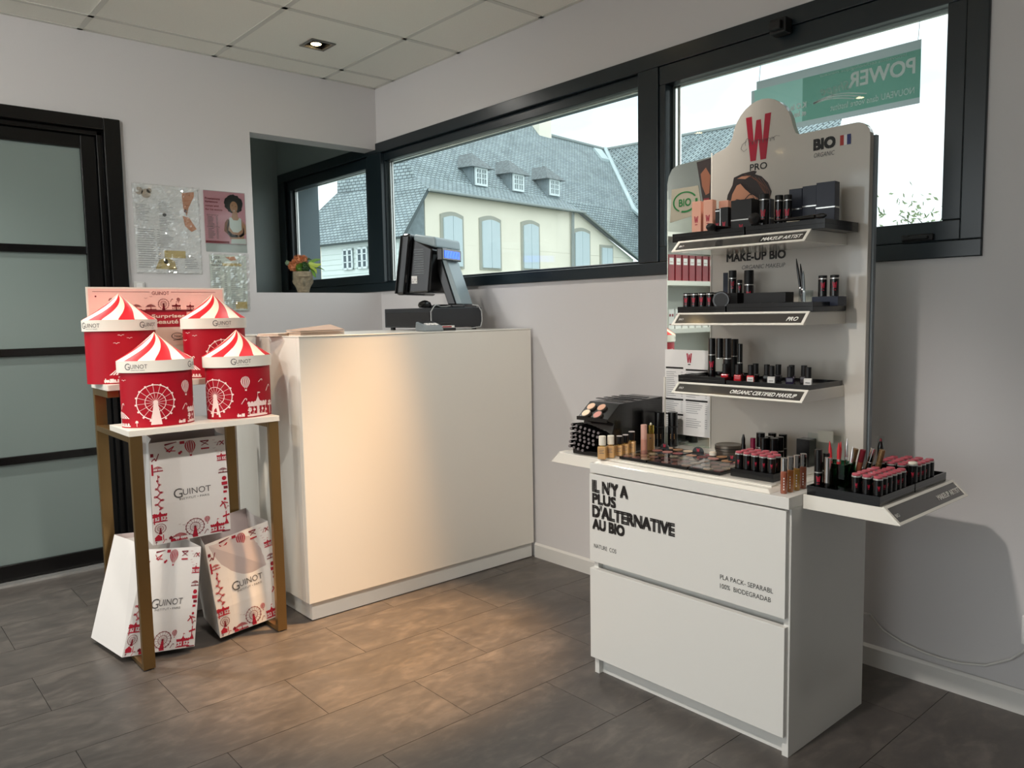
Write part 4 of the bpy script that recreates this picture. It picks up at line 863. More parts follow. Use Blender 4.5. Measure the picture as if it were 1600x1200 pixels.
# make the arc run from left (y=-2.562) to right (y=-2.77)
fixed = []
for p in ap: fixed.append(p)
arc = sorted(fixed[6:21], key=lambda q: -q[0]); fixed[6:21] = arc
m = MB(); m.prism([(-.3, y, z) for y, z in fixed][::-1], (.022, 0, 0)); board = m.build('logo_board', BOARD, st, bevel=.0012)
mp_ = [(-2.310, TZ), (-2.310, 1.585), (-2.316, 1.61), (-2.33, 1.632), (-2.352, 1.642), (-2.4903, 1.650), (-2.4903, TZ)]
m = MB(); m.prism([(-.298, y, z) for y, z in mp_][::-1], (.012, 0, 0)); mr = m.build('mirror_panel', MIRROR, st)
B('edge_profile', (-.31, -2.309, TZ), (-.296, -2.3045, .93), SHELFM, st); B('edge_profile', (-.304, -2.4912, TZ), (-.3005, -2.4885, 1.66), SHELFM, st)
B('rear_brace', (-.277, -3.004, TZ), (-.262, -2.94, 1.63), GREYP, st)
pb = plane((-.3008, 0, 0), (0, -1, 0), (0, 0, 1)); pm = plane((-.2992, 0, 0), (0, -1, 0), (0, 0, 1)); pb2 = plane((-.3014, 0, 0), (0, -1, 0), (0, 0, 1)); pb3 = plane((-.3020, 0, 0), (0, -1, 0), (0, 0, 1))
m = MB(); d = D2(m, pb); d2 = D2(m, pb2); d3 = D2(m, pb3)
# W monogram
wp = [(0, 1), (.24, 1), (.33, .38), (.42, .9), (.60, .9), (.68, .4), (.76, 1), (1, 1), (.82, 0), (.60, 0), (.51, .50), (.42, 0), (.20, 0)]
d.poly([(2.612+.086*a, 1.612+.134*b) for a, b in wp], 0)
r_ = random.Random(5)
d2.curve([(2.612+.00105*k-.0035*math.sin(k*.55), 1.662+.0055*(1-math.cos(k*.55))*(1.0 if k > 16 else 1.9)) for k in range(0, 92)], .0011, 1)
d2.curve([(2.615, 1.675), (2.600, 1.668), (2.596, 1.655), (2.606, 1.645), (2.618, 1.652)], .0012, 1); d2.curve([(2.70, 1.668), (2.715, 1.675), (2.728, 1.672)], .001, 1)
d.text('PRO', 2.628, 1.583, .058, .020, 2, bold=.01)
d.text('BIO', 2.836, 1.612, .062, .029, 2, bold=.05); d.text('ORGANIC', 2.836, 1.590, .062, .013, 3, shear=.2)
d.rect(2.913, 1.612, .011, .028, 4); d.rect(2.924, 1.612, .009, .028, 5); d.rect(2.933, 1.612, .011, .028, 6)
d.text('MAKE-UP BIO', 2.548, 1.310, .203, .024, 2, bold=.034); d.text('ORGANIC MAKEUP', 2.603, 1.283, .148, .013, 3, shear=.2)
m.build('logo_and_lettering', [WRED, TEXTG, TEXTB, TEXTG, REDF, WHITEP, BLUEF], board)
# portrait print
m = MB(); d = D2(m, pb); d2 = D2(m, pb2); d3 = D2(m, pb3)
d.poly([(2.541, 1.43), (2.540, 1.475), (2.549, 1.520), (2.566, 1.548), (2.571, 1.571), (2.60, 1.579), (2.640, 1.583), (2.652, 1.579), (2.646, 1.571), (2.668, 1.562), (2.690, 1.54), (2.703, 1.512), (2.697, 1.492), (2.708, 1.475), (2.695, 1.45), (2.69, 1.43)], 0)
d2.poly([(2.556, 1.43), (2.557, 1.48), (2.566, 1.52), (2.582, 1.545), (2.595, 1.549), (2.612, 1.530), (2.632, 1.514), (2.654, 1.500), (2.668, 1.478), (2.662, 1.43)], 1)
d2.poly([(2.583, 1.566), (2.60, 1.571), (2.632, 1.569), (2.612, 1.561)], 1)
d3.curve([(2.612, 1.499), (2.626, 1.511), (2.642, 1.512), (2.652, 1.504)], .0030, 0); d3.poly([(2.620, 1.491), (2.630, 1.500), (2.644, 1.500), (2.652, 1.492), (2.640, 1.486), (2.628, 1.486)], 0); d3.disc(2.636, 1.493, .0035, 2, 8)
d3.curve([(2.572, 1.494), (2.582, 1.502), (2.594, 1.499)], .0025, 0); d3.poly([(2.574, 1.486), (2.583, 1.491), (2.594, 1.486), (2.584, 1.482)], 0)
for k in range(4): d3.curve([(2.588+.006*k, 1.560-.004*k), (2.615+.008*k, 1.530-.003*k), (2.640+.009*k, 1.505), (2.660+.008*k, 1.474-.006*k)], .0010+.0004*(k % 2), 0)
for k in range(6): d3.curve([(2.61+.012*k, 1.575-.004*k), (2.65+.009*k, 1.555-.008*k), (2.676+.005*k, 1.515-.006*k)], .0009, 2)
m.build('portrait_print', [HAIR, SKIN, SKIN2], board)
# BIO sticker, painted reflection of a portrait poster and price list on the mirror panel
m = MB(); d = D2(m, pm); d2 = D2(m, plane((-.2998, 0, 0), (0, -1, 0), (0, 0, 1)))
d.poly([(2.322, 1.455), (2.452, 1.475), (2.436, 1.565), (2.33, 1.565)], 0)
d2.ring(2.384, 1.518, .046, .006, 1, 30, .5, 4.2, ry=.032); d2.ring(2.384, 1.518, .046, .009, 1, 30, 4.4, 6.5, ry=.032); d2.text('BIO', 2.360, 1.504, .048, .024, 1, bold=.02, shear=-.0)
m.build('bio_sticker', [mat('sticker_beige', (176, 170, 152), .35), BIOG], mr)
m = MB(); d = D2(m, plane((-.2996, 0, 0), (0, -1, 0), (0, 0, 1))); d2 = D2(m, plane((-.3002, 0, 0), (0, -1, 0), (0, 0, 1)))
d.poly([(2.430, 1.640), (2.489, 1.646), (2.489, 1.462), (2.463, 1.470)], 0); d2.poly([(2.446, 1.60), (2.466, 1.618), (2.484, 1.59), (2.480, 1.535), (2.466, 1.53), (2.452, 1.56)], 1); d2.poly([(2.458, 1.52), (2.48, 1.52), (2.476, 1.475), (2.466, 1.475)], 2)
m.build('reflected_portrait', [mat('reflection_dark_brown', (58, 50, 50), .25, coat=.6), SKIN2, DARKRED], mr)  # mirror image of a poster, painted onto the panel as colour
pr_ = B('price_sheet', (-.3032, -2.4892, .735), (-.3002, -2.305, 1.025), WHITEP, mr)
m = MB(); pq = D2(m, plane((-.3038, 0, 0), (0, -1, 0), (0, 0, 1)))
pq.poly([(2.395+.022*a, .982+.032*b) for a, b in wp], 0); pq.rect(2.401, .975, .01, .003, 1)
for x0, x1, zt in [(2.309, 2.382, .960), (2.392, 2.480, .955), (2.309, 2.382, .852), (2.392, 2.480, .852), (2.309, 2.382, .80)]: pq.rect(x0, zt, x1-x0, .006, 1)
for x0, x1 in [(2.311, 2.38), (2.394, 2.478)]:
    z = .948
    while z > .76:
        if abs(z-.855) > .007 and abs(z-.803) > .006: pq.rect(x0, z, (x1-x0)*random.uniform(.45, .8), .0018, 2); pq.rect(x1-.008, z, .008, .0018, 2)
        z -= .0068
m.build('printed_prices', [WRED, TEXTB, GREYPR], pr_)
# shelves
SY0, SY1 = -2.940, -2.512
SH = [(1.366, 1.333), (1.149, 1.113), (.937, .905)]
def shelf(zt, zb, words, wx, ww):
    s = MB().hexa([(-.539, SY0, zb), (-.3005, SY0, zb), (-.3005, SY1, zb), (-.539, SY1, zb), (-.503, SY0, zt), (-.3005, SY0, zt), (-.3005, SY1, zt), (-.503, SY1, zt)]).build('shelf', SHELFM, st, bevel=.0012)
    # slanted lip with a framed label strip
    n = Vector((-(zt-zb), 0, .036)).normalized(); ud = Vector((.036, 0, zt-zb)); l = ud.length; ud = ud/l; o = Vector((-.539, 0, zb))+n*-.0
    nn = Vector((-(zt-zb), 0, .036)).normalized()
    if nn.x > 0: nn = -nn
    P = lambda u, v, h: tuple(o+Vector((0, -1, 0))*u+ud*v+nn*h)
    m = MB()
    for a, b, c, d_ in [(-SY1-.001, 0, -SY0+.001, .007), (-SY1-.001, l-.007, -SY0+.001, l), (-SY1-.001, .007, -SY1+.008, l-.007), (-SY0-.008, .007, -SY0+.001, l-.007)]:
        m.hexa([P(a, b, 0), P(c, b, 0), P(c, d_, 0), P(a, d_, 0), P(a, b, .003), P(c, b, .003), P(c, d_, .003), P(a, d_, .003)])
    m.build('lip_frame', SHELFM, s, bevel=.0008)
    m = MB(); m.hexa([P(-SY1+.0085, .0075, .0002), P(-SY0-.0085, .0075, .0002), P(-SY0-.0085, l-.0075, .0002), P(-SY1+.0085, l-.0075, .0002), P(-SY1+.0085, .0075, .0012), P(-SY0-.0085, .0075, .0012), P(-SY0-.0085, l-.0075, .0012), P(-SY1+.0085, l-.0075, .0012)])
    m.build('label_strip', STRIP, s)
    m = MB(); text(m, words, lambda u, v: P(u, v, .0018), wx, .016, ww, .014, 0, bold=.02, shear=.2); text(m, 'BIO', lambda u, v: P(u, v, .0018), 2.528, .02, .016, .008, 0)
    m.build('lettering', TEXTW, s)
shelf(*SH[0], 'MAKEUP ARTIST', 2.806, .118); shelf(*SH[1], 'PRO', 2.885, .032); shelf(*SH[2], 'ORGANIC CERTIFIED MAKEUP', 2.71, .205)
# side trays
def side_tray(sg, y_in, words):
    x0, x1, zt, zb = -.64, -.212, TZ-.0005, .649; yo, yb_ = y_in+sg*.2, y_in+sg*.24
    p = [(x0, y_in, zb), (x1, y_in, zb), (x1, yb_, zb), (x0, yb_, zb), (x0, y_in, zt), (x1, y_in, zt), (x1, yo, zt), (x0, yo, zt)]
    if sg > 0: p = [p[i] for i in (3, 2, 1, 0, 7, 6, 5, 4)][::1]; p = [(x0, y_in, zb), (x1, y_in, zb), (x1, yb_, zb), (x0, yb_, zb), (x0, y_in, zt), (x1, y_in, zt), (x1, yo, zt), (x0, yo, zt)]
    s = MB().hexa(p).build('side_tray', SHELFM, st, bevel=.0012)
    o = Vector((0, yb_, zb)); ud = Vector((0, yo-yb_, zt-zb)); l = ud.length; ud /= l; nn = Vector((0, sg*(zt-zb), abs(yo-yb_))).normalized(); xd = Vector((1, 0, 0)) if sg < 0 else Vector((-1, 0, 0))
    a0 = x0 if sg < 0 else -x1; a1 = x1 if sg < 0 else -x0
    P = lambda u, v, h: tuple(o+xd*u+ud*v+nn*h)
    m = MB()
    for a, b, c, d_ in [(a0, 0, a1, .007), (a0, l-.007, a1, l), (a0, .007, a0+.009, l-.007), (a1-.009, .007, a1, l-.007)]:
        m.hexa([P(a, b, 0), P(c, b, 0), P(c, d_, 0), P(a, d_, 0), P(a, b, .003), P(c, b, .003), P(c, d_, .003), P(a, d_, .003)])
    m.build('lip_frame', SHELFM, s)
    m = MB(); m.hexa([P(a0+.0095, .0075, .0002), P(a1-.0095, .0075, .0002), P(a1-.0095, l-.0075, .0002), P(a0+.0095, l-.0075, .0002), P(a0+.0095, .0075, .0012), P(a1-.0095, .0075, .0012), P(a1-.0095, l-.0075, .0012), P(a0+.0095, l-.0075, .0012)]); m.build('label_strip', STRIP, s)
    m = MB(); text(m, words, lambda u, v: P(u, v, .0018), a1-.16, .018, .145, .014, 0, bold=.02, shear=.2); text(m, 'BIO', lambda u, v: P(u, v, .0018), a0+.018, .02, .02, .009, 0); m.build('lettering', TEXTW, s)
side_tray(-1, CY0-.002, 'MAKEUP ARTIST'); side_tray(1, CY1+.002, 'MAKEUP ARTIST')
# power cable and socket
pts = [(-.255, -2.93, .22), (-.10, -2.90, .20), (-.012, -2.90, .170), (-.012, -2.944, .129), (-.012, -3.0, .108), (-.012, -3.062, .097), (-.012, -3.12, .093), (-.012, -3.171, .096), (-.012, -3.239, .112), (-.012, -3.303, .152), (-.014, -3.345, .20), (-.02, -3.36, .235)]
tag(MB().tube(pts, .0036, 8).build('power_cable', mat('white_cable', (206, 204, 200), .4), smooth=True), 'white power cable sagging along the wall from the make-up stand to the socket', 'cable')
t = thing('wall_socket', 'white wall socket just above the skirting at the right edge', 'socket', (-.001, -3.36, .245)); B('plate', (-.012, -3.41, .205), (-.0005, -3.325, .287), WHITEP, t, .003); B('plug', (-.04, -3.39, .225), (-.0125, -3.34, .265), WHITEP, t, .005)

# ================================================================== PRODUCTS (built round their own origin, base at z=0, front towards -x)
def wmark(mb, R_, z, h, mi=0, wd=None, flat=False, off=.0004):
    wd = wd or h*.7
    if flat: fn = plane((-R_-off, 0, z), (0, -1, 0), (0, 0, 1))
    else: fn = lambda u, v: ((R_+off)*math.cos(PI+u/(R_+off)), (R_+off)*math.sin(PI+u/(R_+off)), z+v)
    mb.poly([fn(-wd/2+wd*a, h*b) for a, b in wp], mi); mb.poly([fn(-wd*.3, -h*.35), fn(wd*.3, -h*.35), fn(wd*.3, -h*.22), fn(-wd*.3, -h*.22)], mi)
def P_tester(r=.0112, h=.056, top=PINKTOP):
    t = thing('lipstick_tester', 'x', 'lipstick tester')
    L(MB().cyl((0, 0, 0), r, h-.009, 20, 0, .0006), 'body', BLK, t, smooth=True); L(MB().cyl((0, 0, h-.009), r*1.02, .0035, 20, 0, .0004), 'ring', SILV, t, smooth=True)
    L(MB().cyl((0, 0, h-.0055), r*.9, .0055, 20, 0, .0015), 'colour_cap', top, t, smooth=True)
    m = MB(); wmark(m, r, h*.45, h*.15); L(m, 'monogram', WRED, t); return t
def P_tube(r, h, capf=.45, body=BLK, cap=BLK, ring=SILV, name='lipstick', lab='x', cat='lipstick', mark=True):
    t = thing(name, lab, cat); zc = h*(1-capf)
    L(MB().cyl((0, 0, 0), r, zc-.0015, 20, 0, .0006), 'body', body, t, smooth=True); L(MB().cyl((0, 0, zc-.0015), r*1.01, .003, 20), 'ring', ring, t, smooth=True)
    L(MB().cyl((0, 0, zc+.0015), r*.97, h-zc-.0015, 20, 0, .001), 'cap', cap, t, smooth=True)
    if mark: m = MB(); wmark(m, r, zc*.45, min(zc*.35, .02)); L(m, 'monogram', WRED, t)
    return t
def P_box(dx, dy, h, body, name, lab, cat, band=None, mark=None, mh=.02, rz=0, bz=.5, edge=None):
    t = thing(name, lab, cat, rz=rz)
    L(MB().box((-dx/2, -dy/2, 0), (dx/2, dy/2, h)), 'carton', body, t, bevel=.0008)
    if band:
        m = MB(); q = .0003
        m.box((-dx/2-q, -dy/2-q, h*bz), (dx/2+q, dy/2+q, h*bz+.0035)); L(m, 'band', band, t)
    if edge: L(MB().box((-dx/2-.0004, dy/2-.0015, 0.001), (-dx/2+.001, dy/2+.0003, h*.97)), 'edge_line', edge, t)
    if mark: m = MB(); wmark(m, dx/2, mh, h*.18, 0, flat=True); L(m, 'monogram', mark, t)
    return t
def put(t, x, y, z, rz=None, tx=0, ty=0, label=None):
    t.location = (x, y, z+.0002)
    if rz is not None: t.rotation_euler.z = rz
    t.rotation_euler.x = tx; t.rotation_euler.y = ty
    if label: t['label'] = label
    return t
FA = .55   # products face slightly towards the room (rotation about z)
# --- shelf trays
def tray(name, x0, x1, y0, y1, z, h, lab, holes=None, m_=BLK):
    t = thing(name, lab, 'tray', ((x0+x1)/2, (y0+y1)/2, z))
    B('base', (x0, y0, z+.0002), (x1, y1, z+h*.55), m_, t, .0008)
    m = MB(); q = .004
    m.box((x0, y0, z+h*.55), (x0+q, y1, z+h)); m.box((x1-q, y0, z+h*.55), (x1, y1, z+h)); m.box((x0+q, y0, z+h*.55), (x1-q, y0+q, z+h)); m.box((x0+q, y1-q, z+h*.55), (x1-q, y1, z+h))
    m.build('rim', m_, t); return t
s1, s2, s3 = SH[0][0], SH[1][0], SH[2][0]
tray('product_tray', -.50, -.31, -2.735, -2.485, s1, .026, 'black tray on the top shelf, left half, under the peach boxes')
tray('product_tray', -.50, -.31, -2.975, -2.740, s1, .026, 'black tray on the top shelf, right half, under the navy boxes')
tray('product_tray', -.50, -.31, -2.675, -2.505, s2, .020, 'black tray on the middle shelf under the row of small black jars at left')
tray('product_tray', -.50, -.31, -2.945, -2.680, s2, .026, 'black tray on the middle shelf under the long dark box and the brush pencils')
tray('product_tray', -.50, -.31, -2.675, -2.508, s3, .022, 'black tray on the lowest shelf at left, holding the mascaras')
tray('product_tray', -.50, -.31, -2.938, -2.680, s3, .014, 'black tray on the lowest shelf at right, holding the nail polishes')
def up_(z, h): return z+h*.55+.0003
z1 = up_(s1, .026)
k = 0
for i, (y, x) in enumerate([(-2.530, -.43), (-2.572, -.43), (-2.590, -.375)]):
    lab = ['leftmost peach cosmetics box standing on the top shelf', 'second peach cosmetics box from the left on the top shelf', 'third peach box, mostly hidden behind the second one on the top shelf'][i]
    t = P_box(.027, .030, .110, PEACH, 'cosmetics_box', lab, 'box', mark=WRED, mh=.045); put(t, x, y, z1, .15)
for (x, y, dx, dy, h, lab, edge) in [(-.43, -2.602, .012, .013, .080, 'narrow black box with red lettering just right of the peach boxes', None), (-.425, -2.626, .026, .026, .082, 'square black box with a thin white edge, right of the narrow black box', SILV), (-.365, -2.645, .024, .024, .092, 'black box behind the gap between the white edged box and the wide jar box', None)]:
    t = P_box(dx, dy, h, BLKM, 'black_carton', lab, 'box', band=SILV if edge is None else None, mark=WRED, mh=h*.3, bz=.9, edge=edge); put(t, x, y, z1, .1)
t = P_box(.05, .066, .096, BLKM, 'wide_carton', 'wide black box with a white band in the middle of the top shelf', 'box', band=SILV, mark=WRED, mh=.008, bz=.38); put(t, -.425, -2.692, z1+.0, .05)
t = P_box(.026, .026, .100, NAVY, 'navy_carton', 'slim navy box right behind the wide banded box on the top shelf', 'box', band=SILV, bz=.42); put(t, -.36, -2.727, z1, .1)
for i, (x, y, r, h) in enumerate([(-.44, -2.762, .0145, .104), (-.42, -2.797, .0115, .098), (-.42, -2.824, .0115, .096)]):
    t = P_tube(r, h, .16, BLK, BLKM, SILV, 'cream_tube', ['thick black cream tube with silver ring, left of three on the top shelf', 'slim black cream tube, middle of three on the top shelf', 'slim black cream tube, right of three on the top shelf'][i], 'tube'); put(t, x, y, z1, .3)
for i, (x, y, dy, h, bz) in enumerate([(-.355, -2.818, .038, .118, .5), (-.355, -2.860, .040, .121, .52), (-.375, -2.918, .052, .122, .42)]):
    t = P_box(.032, dy, h, NAVY, 'navy_carton', ['navy box behind the black tubes, left of three on the top shelf', 'navy box behind the round cream sponge, middle of three', 'largest navy box at the right end of the top shelf'][i], 'box', band=SILV, bz=bz); put(t, x, y, z1, .08)
def P_brush(lab, hl=.09, r=.016, hd_=BLKM):
    t = thing('powder_brush', lab, 'brush'); m = MB().lathe([(.003, 0), (r*.7, .004), (r, .014), (r*.9, .024), (r*.4, .031), (.001, .033)], 18, cap=False); L(m, 'bristles', hd_, t, smooth=True)
    m = MB().lathe([(.006, -.012), (.0065, 0), (.0035, .0)], 14, cap=True); L(m, 'ferrule', BLK, t, smooth=True); L(MB().lathe([(.003, -.012-hl), (.005, -.012-hl*.5), (.0058, -.012)], 12), 'handle', BLK, t, smooth=True); return t
zr = s1+.026
for x, y, z, rzz, lab in [(-.500, -2.640, zr+.0066, -.3, 'black powder brush lying across the left tray rim on the top shelf'), (-.502, -2.775, zr+.0166, .25, 'round black powder brush lying in front of the black tubes on the top shelf')]:
    t = P_brush(lab, .08, .0165 if z > zr+.01 else .012); t.location = (x, y, z); t.rotation_euler = (0, -PI/2+.02, rzz)
t = thing('round_sponge', 'cream coloured round sponge on a black compact on the top shelf', 'sponge', (-.45, -2.858, z1)); L(MB().cyl((0, 0, .0002), .021, .012, 24, 0, .002), 'compact', BLK, t, smooth=True); L(MB().lathe([(.0175, .0123), (.0175, .018), (.013, .0245), (.006, .0275), (.001, .028)], 24), 'sponge', CREAM, t, smooth=True)
t = P_brush('long thin brush resting on the front rim of the right tray, top shelf', .11, .007); t.location = (-.494, -2.945, zr+.0075); t.rotation_euler = (PI/2, 0, -.05); 

# --- middle shelf
z2 = up_(s2, .020); z2b = up_(s2, .026)
k = 0
jar = None
ORD = ['first', 'second', 'third', 'fourth', 'fifth', 'sixth', 'seventh']
for jy, y in enumerate((-2.522, -2.550, -2.578, -2.606)):
    for jx, x in enumerate((-.475, -.445, -.415)):
        jl = 'small black ringed jar on the middle shelf, %s row, %s from the left' % (['front', 'middle', 'rear'][jx], ORD[jy])
        if jar is None:
            jar = P_tube(.0125, .050, .1, BLK, BLKM, SILV, 'cosmetics_jar', jl, 'jar'); jar['group'] = 'small black jars on the middle shelf'; put(jar, x, y, z2, .3)
        else: dup(jar, (x, y, z2+.0002), .3, jl)
bx = P_box(.07, .085, .048, BLKM, 'riser_box', 'low black riser box at the back left of the middle shelf', 'box'); put(bx, -.352, -2.60, z2, 0)
for i, (x, y, dd, h) in enumerate([(-.352, -2.578, .014, .064), (-.352, -2.603, .024, .070), (-.352, -2.628, .016, .040)]):
    if i == 0: t = P_box(dd, dd, h, NAVY, 'slim_carton', 'plain dark slim box at the left end of the riser on the middle shelf', 'box')
    else: t = P_tube(dd/2, h, .35 if i == 1 else .3, BLK, BLKM, SILV, 'cream_tube', ['', 'tall black tube with red monogram on the riser, middle shelf', 'short black tube with red monogram on the riser, middle shelf'][i], 'tube')
    put(t, x, y, z2+.0485, .5)
t = P_tube(.0145, .116, .38, BLK, BLKM, SILV, 'cream_tube', 'tall black tube standing alone behind the long dark box on the middle shelf', 'tube'); put(t, -.355, -2.662, z2, .5)
t = thing('round_compact', 'large round black powder compact leaning upright on the middle shelf', 'compact', (-.475, -2.645, z2)); L(MB().lathe([(.024, -.006), (.026, -.004), (.026, .004), (.024, .006)], 30), 'case', BLK, t, smooth=True); L(MB().lathe([(.02, .0062), (.02, .0068), (.001, .0069)], 30), 'lid_disc', BLKM, t); t.location.z += .0265; t.rotation_euler = (0, -PI/2, .35)
t = P_box(.045, .135, .042, BLKM, 'long_carton', 'long dark box lying along the middle shelf', 'box'); put(t, -.40, -2.755, z2b, 0)
for i, (x, y, r) in enumerate([(-.47, -2.79, .02), (-.475, -2.835, .022), (-.44, -2.87, .020)]):
    t = thing('flat_compact', ['flat round black compact in front of the long box, left of three', 'flat round black compact, middle of three on the middle shelf', 'flat round black compact beside the pencils on the middle shelf'][i], 'compact', (x, y, z2b)); L(MB().cyl((0, 0, .0002), r, .011, 28, 0, .002), 'case', BLK, t, smooth=True); L(MB().cyl((0, 0, .0112), r*.85, .0015, 28), 'lid_disc', BLKM, t, smooth=True)
for i, (dx, an, h) in enumerate([(0, .16, .122), (.008, .10, .106), (.014, .06, .085)]):
    t = thing('brow_pencil', ['longest black brow pencil leaning in a clear cup on the middle shelf', 'medium black brow pencil in the clear cup', 'short grey brow pencil in the clear cup'][i], 'pencil', (-.41, -2.866-dx*.5, z2b+.014)); L(MB().lathe([(.0035, .0), (.0035, h*.7), (.003, h*.85), (.001, h)], 10), 'barrel', BLK if i < 2 else GREYP, t, smooth=True); L(MB().cyl((0, 0, h*.3), .0039, .004, 10), 'ring', SILV, t); t.rotation_euler = (-an, 0, 0)
t = thing('clear_cup', 'clear acrylic cup holding the brow pencils on the middle shelf', 'cup', (-.40, -2.872, z2b)); L(MB().lathe([(.02, .001), (.02, .045), (.018, .045), (.018, .003), (.001, .003)], 20, cap=False), 'wall', CLEAR, t, smooth=True)
t = P_box(.05, .075, .026, NAVY, 'low_block', 'low dark block under the two black tubes at the right of the middle shelf', 'box'); put(t, -.38, -2.93, z2b-.0, 0)
for i, y in enumerate((-2.913, -2.947)):
    t = P_tube(.012, .058, .16, BLK, BLKM, SILV, 'cream_tube', ['left of two short black tubes at the right end of the middle shelf', 'right of two short black tubes at the right end of the middle shelf'][i], 'tube'); put(t, -.385, y, z2b+.0265, .5)

# --- lowest shelf
z3 = up_(s3, .022); z3b = up_(s3, .014)
for i, (x, y, h, r, cf) in enumerate([(-.43, -2.582, .122, .0115, .42), (-.43, -2.610, .122, .0115, .5), (-.43, -2.638, .122, .012, .5), (-.40, -2.662, .105, .008, .55), (-.37, -2.596, .118, .011, .45), (-.37, -2.625, .118, .011, .45)]):
    t = P_tube(r, h, cf, BLK if i in (0, 3) else CLEAR if i == 1 else BLKM, BLK, SILV, 'mascara', ['leftmost black mascara tube on the lowest shelf', 'mascara with a clear lower half, second from the left', 'third black mascara tube on the lowest shelf', 'thin short mascara at the right of the mascara group', 'black mascara in the rear row, left, on the lowest shelf', 'black mascara in the rear row, right, on the lowest shelf'][i], 'mascara', i == 0); put(t, x, y, z3, .5)
t = P_box(.04, .05, .012, BLKM, 'flat_carton', 'flat black box lying at the left front of the lowest shelf', 'box'); put(t, -.465, -2.546, z3, 0)
POL = [(-.46, -2.650, 'red', (196, 30, 40)), (-.42, -2.675, 'dark red', (120, 20, 30)), (-.46, -2.694, 'red', (190, 24, 36)), (-.40, -2.716, 'black', (16, 14, 16)), (-.46, -2.737, 'scarlet and white', (206, 32, 40)), (-.42, -2.765, 'black', (14, 12, 14)), (-.40, -2.79, 'dark grey', (40, 38, 42)), (-.46, -2.804, 'white', (214, 210, 206)), (-.40, -2.832, 'plum', (44, 26, 44)), (-.455, -2.858, 'violet black', (40, 34, 58)), (-.455, -2.912, 'white', (220, 216, 212)), (-.40, -2.87, 'smoky', (70, 66, 70))]
for i, (x, y, cn, cc) in enumerate(POL):
    t = thing('nail_polish', '%s nail polish with a tall black cap, %s from the left, lowest shelf' % (cn, ['first', 'second', 'third', 'fourth', 'fifth', 'sixth', 'seventh', 'eighth', 'ninth', 'tenth', 'twelfth', 'eleventh'][i]), 'nail polish', rz=.4)
    mm = mat('polish_%d' % i, cc, .12, coat=.6); L(MB().box((-.011, -.011, .0005), (.011, .011, .021)), 'bottle', mm, t, bevel=.003); L(MB().cyl((0, 0, .0212), .0082, .030, 18, 0, .0006), 'cap', BLKM, t, smooth=True)
    if i in (4, 7, 10): m = MB(); m.box((-.0116, -.009, .003), (-.0112, .009, .016)); L(m, 'label', WHITEP, t); m = MB(); m.box((-.0119, -.006, .008), (-.0117, .006, .0095)); L(m, 'label_print', TEXTB, t)
    put(t, x, y, z3b, .4)
# ================================================================== CABINET TOP
zt = TT+.0003
PANM = [mat('pan_%d' % i, c, .55) for i, c in enumerate([(196, 150, 124), (170, 110, 98), (214, 178, 150), (150, 84, 84), (190, 130, 120), (120, 70, 66), (226, 200, 172), (176, 132, 96)])]
def palette(x0, x1, y0, y1, nx, ny, lab, seed, rz=0, glass=True):
    cx, cy_ = (x0+x1)/2, (y0+y1)/2; t = thing('makeup_palette', lab, 'palette', (cx, cy_, zt), rz); a, b = (x1-x0)/2, (y1-y0)/2
    L(MB().box((-a, -b, 0), (a, b, .009)), 'case', BLK, t, bevel=.001); rn = random.Random(seed)
    for i in range(nx):
        for j in range(ny):
            px, py = -a+(i+.5)*2*a/nx, -b+(j+.5)*2*b/ny; r = min(a/nx, b/ny)*.82
            L(MB().cyl((px, py, .0092), r, .0012, 16), 'pan', PANM[rn.randrange(8)], t)
    if glass: L(MB().box((-a+.001, -b+.001, .0112), (a-.001, b-.001, .0128)), 'clear_cover', CLEAR, t)
palette(-.655, -.535, -2.505, -2.400, 3, 3, 'glass covered palette at the left front of the table top, by the beige bottles', 1)
palette(-.655, -.525, -2.655, -2.510, 3, 4, 'glass covered palette in the middle of the front edge of the table top', 2)
palette(-.655, -.535, -2.765, -2.660, 3, 3, 'glass covered palette at the right front, next to the pink capped testers', 3)
palette(-.525, -.415, -2.525, -2.405, 2, 3, 'open palette with large peach pans behind the left glass palette', 4, 0, False)
palette(-.518, -.43, -2.655, -2.535, 2, 3, 'open palette with rosy pans behind the middle glass palette', 5, 0, False)
palette(-.52, -.44, -2.745, -2.665, 2, 2, 'small open palette in front of the grey tin', 6, 0, False)
t = thing('round_tin', 'round grey metal tin with a screw lid near the middle of the table top', 'tin', (-.385, -2.615, zt)); L(MB().cyl((0, 0, .0002), .040, .020, 40, 0, .002), 'base', TIN, t, smooth=True); L(MB().lathe([(.042, .0205), (.042, .036), (.039, .038), (.036, .0365), (.001, .0365)], 40), 'lid', TIN, t, smooth=True); L(MB().lathe([(.0425, .026), (.0425, .0285)], 40, cap=False), 'lid_groove', BLKM, t)
for i, (x, y, z, r) in enumerate([(-.47, -2.432, zt+.0108, .014), (-.475, -2.565, zt+.0108, .018), (-.49, -2.695, zt+.0108, .010)]):
    t = thing('logo_tag', ['small upright black half round sign standing on the open peach palette', 'upright black half round sign in front of the round tin', 'tiny black sign beside the pink capped testers'][i], 'sign', (x, y, z), .3)
    pts = [(0, r*math.cos(a), r*.35+r*math.sin(a)) for a in [PI*k/14 for k in range(15)]]+[(0, -r, 0), (0, r, 0)]
    L(MB().prism(pts, (.003, 0, 0)), 'plate', BLK, t); m = MB(); fn = plane((-.0006, 0, r*.45), (0, -1, 0), (0, 0, 1)); m.poly([fn(-.005+.01*a, .011*b) for a, b in wp]); L(m, 'monogram', WRED, t); L(MB().box((-.006, -r, 0), (.008, r, .0012)), 'foot', BLK, t)
